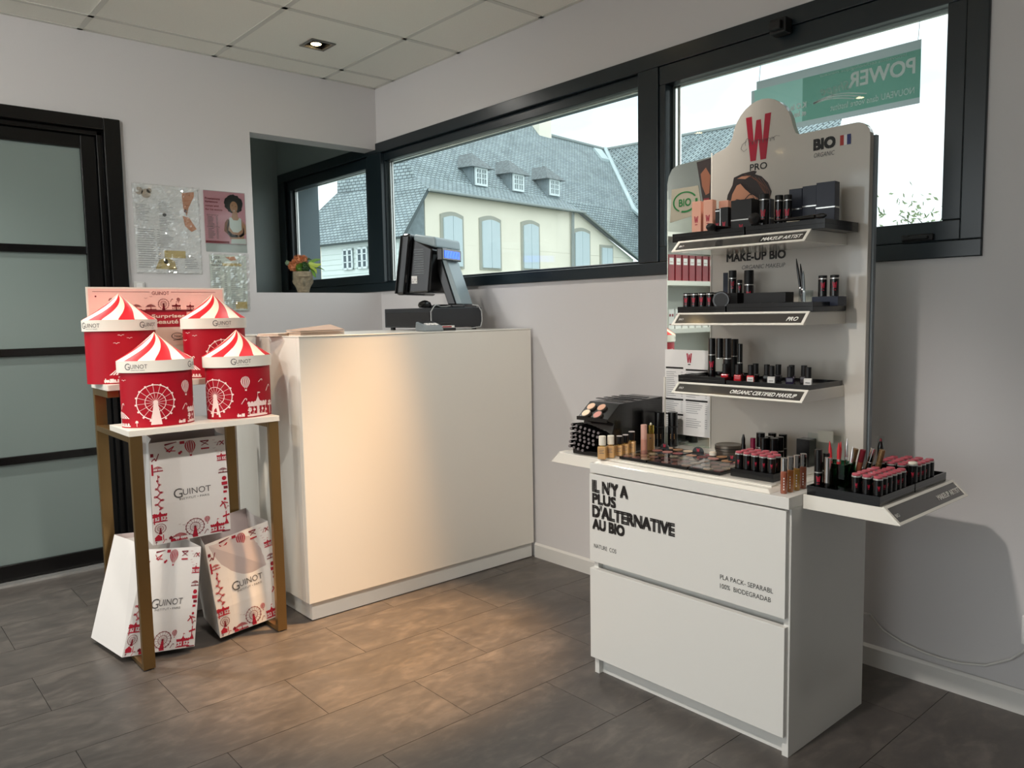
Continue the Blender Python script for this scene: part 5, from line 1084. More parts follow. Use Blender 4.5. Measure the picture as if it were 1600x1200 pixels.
t = thing('cream_pot', 'tiny open pot of pale cream in front of the round tin', 'pot', (-.455, -2.605, zt+.0108)); L(MB().cyl((0, 0, 0), .011, .009, 20), 'pot', CREAMW, t, smooth=True); L(MB().cyl((0, 0, .009), .009, .0015, 20), 'cream', CREAM, t)
# pink capped testers, three trays
proto = P_tester()
cnt = 0
def testers(spots, z, lab0, grp, sc=1.0):
    global cnt
    xs_ = sorted({round(p[0], 3) for p in spots}); ys_ = sorted({round(p[1], 3) for p in spots})
    for x, y in spots:
        lab = '%s, %s row from the front, %s from the right' % (lab0, ORD[xs_.index(round(x, 3))], ORD[ys_.index(round(y, 3))])
        if cnt == 0: t = proto; t['label'] = lab; t['group'] = grp; put(t, x, y, z, random.uniform(.2, .8))
        else: t = dup(proto, (x, y, z+.0002), random.uniform(.2, .8), lab, grp)
        cnt += 1
tray('product_tray', -.635, -.50, -2.915, -2.785, zt, .022, 'black tray of pink capped testers on the right front of the table top')
testers([(-.615+.027*i, -2.800-.0245*j) for j in range(5) for i in range(2)]+[(-.561, -2.800-.0245*j) for j in range(4)], up_(zt, .022), 'pink capped tester, table top tray', 'lipstick testers on the table top')
zr_ = TZ+.0002
tray('product_tray', -.64, -.44, -3.195, -3.012, TZ-.0003, .024, 'near black tray on the right side wing, full of pink capped testers')
tray('product_tray', -.435, -.235, -3.195, -3.012, TZ-.0003, .024, 'far black tray on the right side wing, behind the first tester tray')
zz_ = up_(TZ-.0003, .024)
testers([(-.622+.0262*i, -3.182+.0262*j) for i in range(6) for j in range(3)][:17], zz_, 'pink capped tester, near wing tray', 'lipstick testers on the near side wing tray')
def far(i, j): return (-.418+.027*i, -3.180+.027*j)
testers([far(i, j) for i in range(5) for j in range(4) if (i, j) != (0, 0) and not (i == 4 and j == 3)], zz_, 'pink capped tester, far wing tray', 'lipstick testers on the far side wing tray')
t = P_tester(.0118, .062, CREAMW); t['label'] = 'white capped tester, the only white one, at the front of the far side wing tray'; put(t, *far(0, 0), zz_, .4)
# tall lipsticks and palettes behind
for i, (x, y, h, r, c_) in enumerate([(-.40, -2.735, .088, .013, BLK), (-.43, -2.765, .080, .0125, BLK), (-.40, -2.765, .080, .0125, BLK), (-.43, -2.797, .082, .0125, BLK), (-.40, -2.797, .082, .0125, BLK), (-.36, -2.75, .084, .0125, BLK), (-.36, -2.785, .084, .0125, BLK)]):
    t = P_tube(r, h, .5, BLK, c_, SILV, 'lipstick', 'tall black lipstick with silver ring %s' % ['at the left of the lipstick block behind the testers', 'in the front row, second from left, behind the testers', 'behind the second front lipstick in the lipstick block', 'rightmost in the front row of the lipstick block', 'behind the rightmost front lipstick of the block', 'in the rear row at left of the lipstick block', 'in the rear row at right of the lipstick block'][i], 'lipstick'); put(t, x, y, zt, .4)
t = P_tube(.008, .075, .5, mat('berry_gloss', (120, 24, 56), .15, coat=.5), mat('berry_cap', (110, 20, 50), .25), SILV, 'lip_gloss', 'slim berry coloured tube left of the tall black lipsticks', 'lip gloss', False); put(t, -.43, -2.728, zt, 0)
t = thing('concealer_pencil', 'dark pencil with a metal tip leaning against a round black sign on the table top', 'pencil', (-.43, -2.695, zt)); L(MB().lathe([(.007, .0), (.007, .05), (.0055, .056), (.0055, .07), (.002, .084)], 14), 'barrel', BLK, t, smooth=True); L(MB().cyl((0, 0, .012), .0073, .012, 14), 'metal_band', TIN, t, smooth=True); t.rotation_euler = (.06, -.08, 0)
t = P_box(.04, .040, .080, BLK, 'black_carton', 'tall black holder box at the rear right corner of the table top', 'box'); put(t, -.365, -2.862, zt, 0)
t = thing('acrylic_sign', 'clear acrylic card holder with a pale card, rear right of the table top', 'card holder', (-.345, -2.905, zt)); L(MB().box((0, -.05, 0), (.002, .05, .095)), 'acrylic_plate', CLEAR, t); L(MB().box((-.0022, -.028, .072), (-.0004, .018, .105)), 'card', mat('pale_card', (190, 186, 172), .5), t); L(MB().box((-.012, -.05, 0), (.03, .05, .002)), 'foot', CLEAR, t)
for i, (x, y, bc) in enumerate([(-.670, -2.9655, BRN), (-.642, -2.967, AMB), (-.612, -2.968, OCH), (-.582, -2.970, BRN)]):
    t = thing('lip_gloss', ['front brown lip gloss with a shiny chrome cap on the table corner', 'amber lip gloss second from the front on the table corner', 'golden lip gloss third from the front on the table corner', 'rear dark amber lip gloss with a printed chrome cap'][i], 'lip gloss')
    L(MB().lathe([(.0075, .0), (.0086, .002), (.0086, .056), (.007, .058)], 20), 'bottle', bc, t, smooth=True); L(MB().cyl((0, 0, .0582), .0083, .034, 20, 0, .0006), 'cap', CHROME, t, smooth=True)
    m = MB(); fn = lambda u, v: (.0089*math.cos(PI+u/.0089), .0089*math.sin(PI+u/.0089), v)
    for k in range(5): m.poly([fn(-.0012, .010+.007*k), fn(.0012, .010+.007*k), fn(.0012, .014+.007*k), fn(-.0012, .014+.007*k)])
    L(m, 'print', TEXTW, t); put(t, x, y, TZ, .5)
# right wing: tall tubes, pens
t = P_tube(.0098, .102, .57, BLK, BLK, SILV, 'mascara', 'tall black mascara with silver ring at the left rear of the right side wing', 'mascara'); put(t, -.618, -3.030, zz_-.0, .5)
t = P_tube(.0085, .090, .5, BLK, BLK, SILV, 'mascara', 'second black mascara half hidden behind the tall one on the side wing', 'mascara', False); put(t, -.592, -3.038, zz_, .5)
t = thing('chrome_tube', 'shiny chrome lip gloss standing in front of the green container on the side wing', 'lip gloss', (-.628, -3.060, zz_)); L(MB().cyl((0, 0, .0002), .0082, .022, 20, 0, .001), 'bottle', PLASTIC, t, smooth=True); L(MB().cyl((0, 0, .0224), .008, .064, 20, 0, .0006), 'cap', CHROME, t, smooth=True)
t = thing('green_holder', 'dark green translucent container of pens behind the chrome gloss', 'container', (-.545, -3.048, zz_)); L(MB().box((-.03, -.03, .0002), (.03, .03, .003)).box((-.03, -.03, .003), (-.028, .03, .062)).box((.028, -.03, .003), (.03, .03, .062)).box((-.028, -.03, .003), (.028, -.028, .062)).box((-.028, .028, .003), (.028, .03, .062)), 'wall', glassmat('green_acrylic', (120, 176, 152)), t)
GLIT = mat('glitter_gold', (150, 120, 84), .3, metal=.7, noise=(500, .5)); REDP = mat('red_pencil', (196, 40, 48), .35)
PENS = [(-.560, -3.038, .112, REDP, -.10, .05, 'red lip pencil, left of the bunch in the green container'), (-.552, -3.050, .108, REDP, -.04, .08, 'red lip pencil, middle of the bunch in the green container'), (-.540, -3.042, .110, REDP, .06, .02, 'red lip pencil, right of the bunch in the green container'), (-.530, -3.058, .120, CHROME, .05, -.05, 'tallest silver pen in the green container'), (-.535, -3.068, .10, CHROME, .1, .02, 'short silver pen at the right edge of the green container')]
for x, y, h, mt_, ax, ay, lab in PENS:
    t = thing('lip_pencil', lab, 'pencil', (x, y, zz_+.004)); L(MB().lathe([(.0042, 0), (.0042, h*.82), (.003, h*.88), (.001, h)], 10), 'barrel', mt_, t, smooth=True); L(MB().cyl((0, 0, h*.55), .0046, .006, 10), 'ring', SILV, t); t.rotation_euler = (ax, ay, 0)
for x, y, h, mt_, ax, lab in [(-.470, -3.045, .088, GLIT, .22, 'left glittery gold tube leaning right behind the testers'), (-.455, -3.060, .084, BRN, .20, 'brown tube between the two glittery tubes'), (-.462, -3.085, .094, CHROME, .24, 'silver tube leaning right, behind the near tester tray'), (-.45, -3.105, .090, GLIT, .22, 'right glittery tube leaning right beside the silver one')]:
    t = thing('glitter_tube', lab, 'lip gloss', (x, y+.008, zz_+.002)); L(MB().cyl((0, 0, 0), .0075, h*.6, 14, 0, .001), 'bottle', mt_, t, smooth=True); L(MB().cyl((0, 0, h*.6+.0003), .0073, h*.4, 14, 0, .0006), 'cap', mt_ if mt_ is not BRN else DARKRED, t, smooth=True); t.rotation_euler = (ax, 0, 0)
t = thing('lip_crayon', 'dark lip crayon with clear cap standing alone behind the far tester tray', 'lip crayon', (-.262, -3.030, zz_)); L(MB().lathe([(.008, .0002), (.008, .062), (.006, .074), (.0035, .08)], 16), 'barrel', BLK, t, smooth=True); L(MB().lathe([(.0035, .0801), (.003, .086), (.001, .089)], 12), 'tip', DARKRED, t, smooth=True); L(MB().lathe([(.0088, .05), (.0088, .094), (.001, .0945)], 16, cap=False), 'clear_cap', CLEAR, t, smooth=True)
# left wing: tester rack, concealers
zl = TZ-.0005+.0003
rkx = thing('tester_rack', 'black plastic rack with four round compacts on its sloped top, on the left wing', 'rack', (-.45, -2.225, zl), .0)
def rl(pts): return [(p[0], p[1], p[2]) for p in pts]
L(MB().prism([(-.62, -2.165, zl), (-.30, -2.165, zl), (-.30, -2.165, zl+.175), (-.535, -2.165, zl+.168), (-.600, -2.165, zl+.118), (-.56, -2.165, zl+.105), (-.585, -2.165, zl+.02)][::-1] if False else [(-.62+.45, .06, 0), (-.62+.76, .06, 0), (-.62+.76, .06, .175), (-.085, .06, .168), (-.150, .06, .118), (-.115, .06, .105), (-.14, .06, .02), (-.17, .06, .015)], (0, -.135, 0)), 'body', BLK, rkx, bevel=.002)
up2 = Vector((.065, 0, .05)).normalized(); nn2 = Vector((-.05, 0, .065)).normalized()
for i, (u, v) in enumerate([(.035, .052), (-.012, .052), (.035, .02), (-.018, .018)]):
    o_ = Vector((-.150, -.0075, .118))+up2*v+Vector((0, 1, 0))*u+nn2*.0012
    xd = Vector((0, 1, 0)); pts = [tuple(o_+xd*.0165*math.cos(a)+up2*.0165*math.sin(a)) for a in [2*PI*k/22 for k in range(22)]]
    L(MB().prism(pts, nn2*.006), 'compact', CLEAR if False else TIN, rkx); o2 = nn2*.0063
    pts = [tuple(o_+o2+xd*.0145*math.cos(a)+up2*.0145*math.sin(a)) for a in [2*PI*k/22 for k in range(22)]]; L(MB().prism(pts, nn2*.001), 'powder', [PANM[2], PANM[0], PANM[6], PANM[4]][i], rkx)
L(MB().prism([tuple(Vector((-.152, .058, .112))), tuple(Vector((-.152, -.073, .112))), tuple(Vector((-.146, -.073, .112))), tuple(Vector((-.146, .058, .112)))], (0, 0, .012)), 'ledge', BLK, rkx)
m = MB(); [m.box((-.06+.04*k, -.068, .1756), (-.045+.04*k, .055, .1775)) for k in range(4)]; L(m, 'top_grooves', BLKM, rkx)
pen0 = None; GREYTIP = mat('grey_pencil_tip', (120, 112, 114), .4)
for rr, (zc, n, xo) in enumerate([(.098, 7, -.178), (.086, 7, -.186), (.068, 6, -.182), (.056, 6, -.184), (.042, 5, -.188), (.028, 4, -.194)]):
    for k in range(n):
        plab = 'eye pencil in the black tester rack, %s row from top, %s from left' % (ORD[rr], ORD[k])
        x, y, z = rkx.location.x+xo+.0035*k, -2.172-.0165*k-.003*(rr % 2), zl+zc-.0035*k
        if pen0 is None:
            pen0 = thing('eye_pencil', plab, 'pencil', (x, y, z), 0, 'eye pencils in the black rack')
            L(MB().tube([(0, 0, 0), (.05, 0, -.003)], .0055, 10), 'barrel', BLK, pen0, smooth=True); L(MB().tube([(-.0032, 0, 0), (-.0002, 0, 0)], .0046, 10), 'end_cap', GREYTIP, pen0)
        else: dup(pen0, (x, y, z), label=plab)
for i, (x, y, capm, w_, h) in enumerate([(-.665, -2.365, CREAMW, .026, .072), (-.655, -2.366, CREAMW, .025, .070), (-.612, -2.364, BLK, .022, .062), (-.580, -2.362, BLK, .022, .062), (-.545, -2.358, BLK, .024, .068)]):
    if i == 0: x, y = -.690, -2.362
    t = thing('foundation_bottle', ['leftmost square foundation bottle with a white cap', 'second square foundation bottle with a white cap', 'third small foundation bottle with a black cap', 'fourth foundation bottle with a black cap, second of the black ones', 'fifth foundation bottle, black cap and pale rim, next to the pink tube'][i], 'foundation', rz=.5)
    q = w_/2; L(MB().box((-q, -q, .0003), (q, q, h*.55)), 'bottle', FOUND, t, bevel=.0025); L(MB().cyl((0, 0, h*.552), q*.55, .003, 16), 'neck', GOLDC, t); L(MB().cyl((0, 0, h*.6), q*.86, h*.4, 20, 0, .001), 'cap', capm, t, smooth=True)
    if i >= 2: L(MB().cyl((0, 0, h*1.0+.0001), q*.84, .0015, 20), 'cap_disc', mat('pale_cap_%d' % i, (206, 196, 194), .4), t)
    m = MB(); fn = plane((-q-.0003, 0, 0), (0, -1, 0), (0, 0, 1))
    for k in range(3): m.poly([fn(-q*.6, h*.40-.005*k), fn(q*(.6-.3*(k % 2)), h*.40-.005*k), fn(q*(.6-.3*(k % 2)), h*.40-.005*k+.0015), fn(-q*.6, h*.40-.005*k+.0015)])
    L(m, 'print', TEXTG, t); put(t, x, y, TZ+.0108 if False else zt, .5)
t = P_tube(.0105, .092, .5, mat('rose_tube', (196, 140, 122), .3), PINKT, PINKT, 'blush_stick', 'dusty pink two tone tube standing between the foundation bottles and the gold capped bottle', 'blush stick', False); put(t, -.520, -2.388, zt, 0)
t = thing('gold_bottle', 'beige foundation bottle with a shiny gold pump cap', 'foundation'); L(MB().lathe([(.012, .0003), (.0135, .002), (.0135, .052), (.012, .055)], 24), 'bottle', FOUND, t, smooth=True); L(MB().cyl((0, 0, .0552), .0108, .028, 24, 0, .0008), 'cap', GOLDC, t, smooth=True); L(MB().lathe([(.003, .0834), (.004, .087), (.001, .091)], 12), 'pump_tip', CREAMW, t, smooth=True)
m = MB(); fn = lambda u, v: (.0139*math.cos(PI+u/.0139), .0139*math.sin(PI+u/.0139), v); m.poly([fn(-.003, .04), fn(.003, .04), fn(.003, .043), fn(-.003, .043)]); m.poly([fn(-.006, .033), fn(.006, .033), fn(.006, .0342), fn(-.006, .0342)]); L(m, 'print', TEXTG, t); put(t, -.465, -2.372, zt, .6)
for i, (x, y) in enumerate([(-.385, -2.345), (-.355, -2.378)]):
    t = P_tube(.0165, .116, .42, BLK, BLK, BLKM, 'fixing_spray', ['left tall black spray can at the rear left of the table top', 'right tall black spray can in front of the mirror'][i], 'spray', False); m = MB(); fn = lambda u, v: (.0169*math.cos(PI+u/.0169), .0169*math.sin(PI+u/.0169), v)
    for k in range(3): m.poly([fn(-.008, .04-.006*k), fn(.006, .04-.006*k), fn(.006, .043-.006*k), fn(-.008, .043-.006*k)])
    L(m, 'print', FOUND, t); put(t, x, y, zt, .6)

# ================================================================== retail shelving at the far left (seen in the mirror)
rs = thing('retail_shelf', 'white wall shelving with skincare boxes, seen only in the mirror of the make-up stand', 'shelf', (-3.35, -.15, 0))
m = MB(); m.box((-3.95, -.02, 0), (-2.9, -.014, 2.05)); m.build('backing', mat('pale_shelf_back', (226, 226, 220), .5), rs)
for x in (-3.95, -2.92): B('upright', (x, -.30, 0), (x+.02, -.0205, 2.05), WHITE, rs)
for z in (.62, 1.02, 1.385, 1.75): B('shelf_board', (-3.929, -.30, z-.035), (-2.921, -.0205, z), WHITE, rs)
proto_b = None
for zi, (z, ms, hh, lab, nm) in enumerate([(1.385, DRED, .20, 'dark red skincare box on the mirrored wall shelf', 'red boxes on the reflected shelf'), (1.02, WHITEP, .15, 'white skincare box on the lower mirrored wall shelf', 'white boxes on the reflected shelf')]):
    pb_ = None
    for k in range(8):
        x = -3.62+.088*k
        if pb_ is None:
            pb_ = thing('skincare_box', lab, 'box', (x, -.24, z+.0002), 0, nm); L(MB().box((-.035, -.03, 0), (.035, .03, hh)), 'carton', ms, pb_, bevel=.001)
            m = MB(); f = plane((0, -.0305, 0), (1, 0, 0), (0, 0, 1)); d = D2(m, f)
            if zi == 0: d.rect(-.025, hh*.62, .05, hh*.25, 0); d.rect(-.02, hh*.7, .04, .006, 1)
            else: d.rect(-.026, hh*.62, .02, .02, 1); d.rect(.006, hh*.62, .02, .02, 1); d.rect(-.026, hh*.2, .052, .006, 1)
            L(m, 'label_print', [WHITEP, DRED], pb_)
        else: dup(pb_, (x, -.24, z+.0002), label=lab+', %s from the left' % (['first']+ORD[1:]+['eighth'])[k])

# ================================================================== green banner hung outside the right pane
bn = thing('window_banner', 'green and grey banner with reversed white lettering hanging outside the right window pane', 'banner', (.062, -2.7, 1.77))
by0, by1, bz0, bz1 = -2.981, -2.405, 1.772, 1.960
m = MB(); gz0, gz1, gm = bz0+.018, bz0+.160, -2.60
f_ = lambda y0, y1, a, b: [(.061, y0, a), (.061, y1, a), (.061, y1, b), (.061, y0, b)]
m.poly(f_(by0, gm, gz0, gz1), 0); m.poly(f_(gm, by1-.012, gz0, gz1), 1)
m.poly(f_(by0, by1-.02, gz1, bz1), 2); m.poly(f_(by0, by1-.03, bz0, gz0), 2); m.poly([(.061, by1-.012, gz0), (.061, by1, gz0+.06), (.061, by1, gz1), (.061, by1-.012, gz1)], 2)
m.build('panel', [GREENB, GREENL, BANNERG], bn)
pn = lambda x: plane((x, 0, 0), (0, -1, 0), (0, 0, 1))
m = MB(); d = D2(m, pn(.0592)); d2 = D2(m, pn(.0586)); 
d2.text('POWER', 2.76, bz0+.092, .205, .046, 2, mirror=True, bold=.02, shear=0); d2.text('Shape', 2.665, bz0+.078, .10, .04, 3, mirror=True, shear=.3)
d2.text('NOUVEAU dans votre Institut', 2.70, bz0+.032, .265, .020, 2, mirror=True); d2.text('K.O la cellulite', 2.485, bz0+.062, .13, .018, 2, mirror=True, bold=.03); d2.text('et les rondeurs', 2.49, bz0+.036, .125, .018, 2, mirror=True, bold=.03)
d2.text('innovation technologique minceur', 2.66, bz0+.145, .28, .012, 3, mirror=True)
for k in range(3): d2.curve([(2.64+.02*i, bz0+.070-.005*k+.012*math.sin(i*.42+.3*k)) for i in range(0, 10-k)], .0035, 2)
m.build('print', [GREENB, GREENL, BANT, backlit('banner_light_print', (190, 206, 198), .0)], bn)
m = MB(); m.tube([(.0615, by0+.01, bz1), (.079, by0+.01, 2.088)], .0008, 5); m.tube([(.0615, by1-.03, bz1), (.079, by1-.03, 2.088)], .0008, 5); m.build('hanging_thread', GREYP, bn)

# ================================================================== OUTSIDE
struct(B('bounce_pavement', (-40, -40, -.16), (X0-.21, 40, -.08), mat('pale_bounce_pavement', (216, 213, 205), .9)))  # unseen pale ground, added to bounce daylight up to the ceiling
struct(B('outdoor_ground', (.3, -60, -3.2), (90, 90, -3.0), GRASS))
EO = Vector((13.651, 18.883, 0)); EU = Vector((.99148, .13028, 0)); EV = Vector((-.13028, .99148, 0))
def Q(u, v, z): return tuple(EO+EU*u+EV*v+Vector((0, 0, z)))
hs = thing('town_house', 'old cream rendered town house with a steep slate roof and dormers, seen through the window', 'building', Q(6, 3, -3))
HZ = 5.62
def roof(name, pts, thick=.12):
    m = MB(); P = [Vector(Q(*p)) for p in pts]; n = (P[1]-P[0]).cross(P[2]-P[0]).normalized()
    if n.z < 0: P = P[::-1]; n = -n
    hdir = Vector((0, 0, 1)).cross(n).normalized(); sd = n.cross(hdir).normalized()
    k = len(P); lo = [p-n*thick for p in P]
    m.add(P+lo, [tuple(range(k)), tuple(range(2*k-1, k-1, -1))]+[(i, k+i, k+(i+1) % k, (i+1) % k) for i in range(k)])
    m.uv[0] = [(p.dot(hdir), p.dot(sd)) for p in P]
    for f in range(1, k+2): m.uv[f] = [(0, 0)]*len(m.f[f])
    return m.build(name, SLATE, hs)
# walls
m = MB(); m.hexa([Q(0, 0, -3), Q(13.4, 0, -3), Q(13.4, .4, -3), Q(0, .4, -3), Q(0, 0, 3.7), Q(13.4, 0, 3.66), Q(13.4, .4, 3.66), Q(0, .4, 3.7)]); m.hexa([Q(0, 0, 3.7), Q(13.3, 0, 3.67), Q(13.3, .4, 3.67), Q(0, .4, 3.7), Q(0, 0, HZ-.06), Q(8.7, 0, HZ-.06), Q(8.7, .4, HZ-.06), Q(0, .4, HZ-.06)]); m.build('front_wall', FACADE, hs)
m = MB()
for z0 in [x*.19-3 for x in range(36)]:
    if z0 > 3.75: break
    m.hexa([Q(-1.0, .02, z0), Q(-.001, .02, z0), Q(-.001, .3, z0), Q(-1.0, .3, z0), Q(-1.0, .05, z0+.19), Q(-.001, .05, z0+.19), Q(-.001, .3, z0+.19), Q(-1.0, .3, z0+.19)])
m.build('clapboard_front', CLAP, hs)
m = MB()
for z0 in [x*.19-3 for x in range(38)]:
    if z0 > 3.8: break
    m.hexa([Q(-1.03, .3, z0), Q(-.9, .3, z0), Q(-.9, 4.75, z0), Q(-1.03, 4.75, z0), Q(-1.0, .3, z0+.19), Q(-.9, .3, z0+.19), Q(-.9, 4.75, z0+.19), Q(-1.0, 4.75, z0+.19)])
m.build('clapboard_side', CLAP, hs)
m = MB(); m.hexa([Q(-1.0, 4.76, -3), Q(-.8, 4.76, -3), Q(-.8, 7, -3), Q(-1.0, 7, -3), Q(-1.0, 4.76, 3.95), Q(-.8, 4.76, 3.95), Q(-.8, 7, 3.95), Q(-1.0, 7, 3.95)]); m.build('side_wall', FACADE, hs)
m = MB(); m.hexa([Q(-.95, .03, 3.7), Q(-.01, .03, 3.7), Q(-.01, .3, 3.7), Q(-.95, .3, 3.7), Q(-.02, .03, HZ-.1), Q(-.01, .03, HZ-.1), Q(-.01, .3, HZ-.1), Q(-.02, .3, HZ-.1)]); o = m.build('slate_cheek', SLATEP, hs)
# roofs
VR = 4.0; ZR = 9.82; VT = 6.2; ZT = 12.4
roof('eaves_roof', [(-.15, -.32, HZ-.12), (9.0, -.32, HZ-.12), (9.0, .9, 6.12), (.42, .9, 6.12)])
roof('main_roof', [(.42, .9, 6.12), (9.0, .9, 6.12), (12.1, VR, ZR), (10.9, 4.6, 10.55), (8.2, VT, ZT), (1.2, VT, ZT)])
roof('right_roof', [(9.0, .9, 6.12), (14.9, .9, 6.12), (17.0, VR, ZR), (12.1, VR, ZR)])
roof('right_roof_skirt', [(9.0, .9, 6.12), (9.0, -.32, HZ-.12), (13.5, -.34, 3.6)]); roof('right_roof_skirt', [(9.0, .9, 6.12), (13.5, -.34, 3.6), (14.9, .9, 6.12)]); roof('right_roof_skirt', [(14.9, .9, 6.12), (13.5, -.34, 3.6), (17.5, -1.2, 3.3)])
roof('left_lower_roof', [(-.15, -.32, HZ-.12), (-1.36, -.32, 3.8), (-1.36, 6.0, 3.85), (-.62, 5.7, 5.1), (-.15, 4.8, 5.9)])
roof('left_hip_roof', [(-.15, -.32, HZ-.12), (-.15, 4.8, HZ-.12), (1.2, VT, ZT), (.42, .9, 6.12)])
# right wing roof facing the street
roof('wing_roof', [(16.95, VR, ZR+.04), (14.85, .88, 6.10), (15.5, -1.6, 4.0), (13.8, -8.5, 4.0), (16.95, -8.5, ZR+.04)])
m = MB(); m.tube([Q(16.9, VR, ZR+.1), Q(14.85, .88, 6.2), Q(15.3, -1.0, 4.5)], .13, 6); m.build('valley_flashing', FLASH, hs)
m = MB(); m.tube([Q(12.1, VR, ZR+.06), Q(16.95, VR, ZR+.06)], .08, 6); m.tube([Q(16.95, VR, ZR+.06), Q(16.95, -8.5, ZR+.06)], .08, 6); m.tube([Q(8.75, -.34, HZ-.1), Q(13.5, -.36, 3.58)], .05, 5); m.build('ridge_cap', GUTT, hs)
m = MB(); m.hexa([Q(11.2, 3.9, 8.6), Q(12.15, 3.9, 8.6), Q(12.15, 5.2, 8.6), Q(11.2, 5.2, 8.6), Q(11.2, 3.9, 14), Q(12.15, 3.9, 14), Q(12.15, 5.2, 14), Q(11.2, 5.2, 14)]); m.build('chimney', FACADE, hs)
m = MB(); m.hexa([Q(15.6, 3.35, 9.0), Q(16.3, 3.35, 9.0), Q(16.3, 3.9, 9.6), Q(15.6, 3.9, 9.6), Q(15.6, 3.30, 9.15), Q(16.3, 3.3, 9.15), Q(16.3, 3.8, 9.75), Q(15.6, 3.8, 9.75)]); m.build('roof_light', FLASH, hs)
m = MB(); m.tube([Q(8.45, -.12, HZ-.2), Q(8.45, -.08, 3), Q(8.45, -.08, -3)], .07, 6); m.tube([Q(-.15, -.4, HZ-.18), Q(9.0, -.4, HZ-.18)], .05, 6); m.build('gutter_pipe', GUTT, hs)
def shutter(u0, u1, z0, z1, arched=True):
    h = .12 if arched else 0; ac = [(u0-.12+(u1-u0+.24)*k/8, z1+.13+h*math.sin(PI*k/8)) for k in range(9)]
    s = MB().prism([Q(u, -.05, z) for u, z in [(u0-.12, z0-.08), (u1+.12, z0-.08)]+ac[::-1]], tuple(EV*.08)).build('window_surround', STONE, hs)
    mid = (u0+u1)/2
    for a, b in ((u0, mid-.01), (mid+.01, u1)):
        top = [(a+(b-a)*k/4, z1+h*.8*math.sin(PI*((a+(b-a)*k/4)-u0)/(u1-u0))) for k in range(5)]
        l = MB().prism([Q(u, -.10, z) for u, z in [(a, z0), (b, z0)]+top[::-1]], tuple(EV*.05)).build('shutter_leaf', SHUT, s)
for u0, u1, zb, zt_ in [(.82, 1.74, 2.9, 4.60), (2.83, 3.80, 2.9, 4.62), (5.24, 6.16, 2.95, 4.64), (8.66, 9.70, 2.9, 4.58)]: shutter(u0, u1, zb, zt_)
shutter(10.7, 11.5, 2.7, 4.05, False)
def dormer(uc, v, zb):
    w_ = .42; h = .72
    D = MB().hexa([Q(uc-w_, v, zb-.25), Q(uc+w_, v, zb-.25), Q(uc+w_, v+1.3, zb-.25), Q(uc-w_, v+1.3, zb-.25), Q(uc-w_, v, zb+h), Q(uc+w_, v, zb+h), Q(uc+w_, v+1.3, zb+h), Q(uc-w_, v+1.3, zb+h)]).build('dormer', SLATEP, hs)
    fr_ = MB()
    for a, b, c, d_ in [(-.34, -.0, .34, .08), (-.34, h-.1, .34, h-.02), (-.34, .08, -.26, h-.1), (.26, .08, .34, h-.1), (-.03, .08, .03, h-.1), (-.26, .27, .26, .30), (-.26, .46, .26, .49), (-.16, .08, -.13, h-.1), (.13, .08, .16, h-.1)]:
        fr_.hexa([Q(uc+a, v-.09, zb+b), Q(uc+c, v-.09, zb+b), Q(uc+c, v-.02, zb+b), Q(uc+a, v-.02, zb+b), Q(uc+a, v-.09, zb+d_), Q(uc+c, v-.09, zb+d_), Q(uc+c, v-.02, zb+d_), Q(uc+a, v-.02, zb+d_)])
    fr_.build('window_frame', WINW, D)
    MB().prism([Q(uc-.28, v-.02, zb+.06), Q(uc+.28, v-.02, zb+.06), Q(uc+.28, v-.02, zb+h-.08), Q(uc-.28, v-.02, zb+h-.08)], tuple(EV*.015)).build('pane', PANE, D)
    # hipped little roof
    e_ = .22; ap_ = Vector(Q(uc, v+.45, zb+h+.62)); bk = Vector(Q(uc, v+1.7, zb+h+.62)); P = [Vector(Q(uc-w_-e_, v-.2, zb+h-.04)), Vector(Q(uc+w_+e_, v-.2, zb+h-.04)), Vector(Q(uc+w_+e_, v+1.3, zb+h-.0)), Vector(Q(uc-w_-e_, v+1.3, zb+h-.0)), ap_, bk]
    m = MB(); m.add(P, [(0, 1, 4), (1, 2, 5, 4), (3, 0, 4, 5), (0, 3, 2, 1)]); r_ = MATS
    for fi, f in enumerate(m.f): m.uv[fi] = [(Vector(m.v[i]).dot(EU)+Vector(m.v[i]).dot(EV), m.v[i][2]*1.3) for i in f]
    m.build('dormer_roof', SLATED, D)
dormer(3.80, .9, 6.14); dormer(6.02, .9, 6.16); dormer(8.42, .9, 6.22)
def sidewin(v0, v1, z0, z1):
    fr_ = MB(); x = -1.1
    for a, b, c, d_ in [(v0, z0, v1, z0+.07), (v0, z1-.07, v1, z1), (v0, z0, v0+.07, z1), (v1-.07, z0, v1, z1), ((v0+v1)/2-.05, z0, (v0+v1)/2+.05, z1), (v0, z0+(z1-z0)*.34, v1, z0+(z1-z0)*.34+.03), (v0, z0+(z1-z0)*.67, v1, z0+(z1-z0)*.67+.03)]:
        fr_.hexa([Q(x, a, b), Q(x+.06, a, b), Q(x+.06, c, b), Q(x, c, b), Q(x, a, d_), Q(x+.06, a, d_), Q(x+.06, c, d_), Q(x, c, d_)])
    f = fr_.build('side_window', WINW, hs); MB().prism([Q(x+.03, v0, z0), Q(x+.03, v1, z0), Q(x+.03, v1, z1), Q(x+.03, v0, z1)], tuple(EU*.02)).build('pane', PANE, f)
sidewin(2.75, 3.35, 2.85, 3.62); sidewin(1.9, 2.5, 2.85, 3.62)
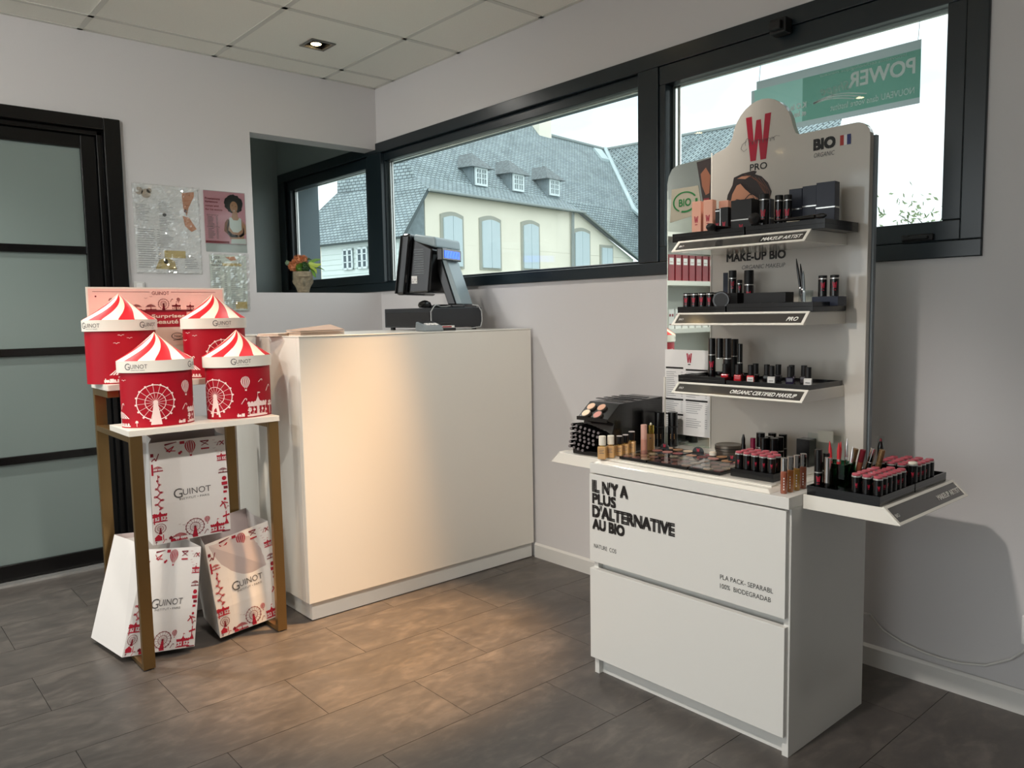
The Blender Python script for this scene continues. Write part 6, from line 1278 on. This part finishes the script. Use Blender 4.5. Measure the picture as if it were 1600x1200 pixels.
# low green roof at the right and distant trees
gr = thing('garden_shed', 'low blue green flat roofed shed behind the right corner of the long window', 'shed', Q(12.6, -1.5, -3)); m = MB(); m.hexa([Q(11.6, -2.4, 2.95), Q(15, -2.4, 3.05), Q(15, -.6, 3.05), Q(11.6, -.6, 2.95), Q(11.6, -2.4, 3.15), Q(15, -2.4, 3.25), Q(15, -.6, 3.25), Q(11.6, -.6, 3.15)]); m.build('roof', mat('blue_green_metal', (120, 160, 164), .5), gr); m = MB(); m.hexa([Q(12, -2.1, -3), Q(14.6, -2.1, -3), Q(14.6, -.9, -3), Q(12, -.9, -3), Q(12, -2.1, 2.94), Q(14.6, -2.1, 2.94), Q(14.6, -.9, 2.94), Q(12, -.9, 2.94)]); m.build('wall', CLAP, gr)
def tree(x, y, zb, h, seed, lab, n=900):
    t = thing('distant_tree', lab, 'tree', (x, y, -3)); rn = random.Random(seed)
    m = MB().tube([(x, y, -3), (x, y, zb), (x+.1, y+.1, zb+h*.5)], .16, 7, 0, .04)
    tips = []
    for k in range(14):
        a = rn.uniform(0, 2*PI); r = rn.uniform(.4, 1.4); p = (x+r*math.cos(a), y+r*math.sin(a), zb+h*rn.uniform(.35, 1.0)); tips.append(p); m.tube([(x, y, zb+h*.1), ((x+p[0])/2+.1, (y+p[1])/2, (zb+p[2])/2+.3), p], .03, 5, 0, .01)
    m.build('branches', mat('bark_'+str(seed), (90, 84, 74), .9), t)
    m = MB()
    for _ in range(n):
        p = Vector(tips[rn.randrange(14)])+Vector((rn.gauss(0, .35), rn.gauss(0, .35), rn.gauss(0, .3))); v = Vector((rn.gauss(0, 1), rn.gauss(0, 1), rn.gauss(0, 1))).normalized(); s_ = v.orthogonal().normalized(); l = .09
        m.add([p-s_*l*.5, p+v*l, p+s_*l*.5, p-v*l], [(0, 1, 2, 3)])
    o = m.build('foliage', FOL, t); o['kind'] = 'stuff'
tree(18.2, 3.6, 2.0, 1.7, 1, 'thin leafy tree top far beyond the right window, the nearer of two', 420)
tree(18.6, 6.2, 1.2, 1.6, 2, 'thin leafy tree far beyond the right window, the further of two', 500)
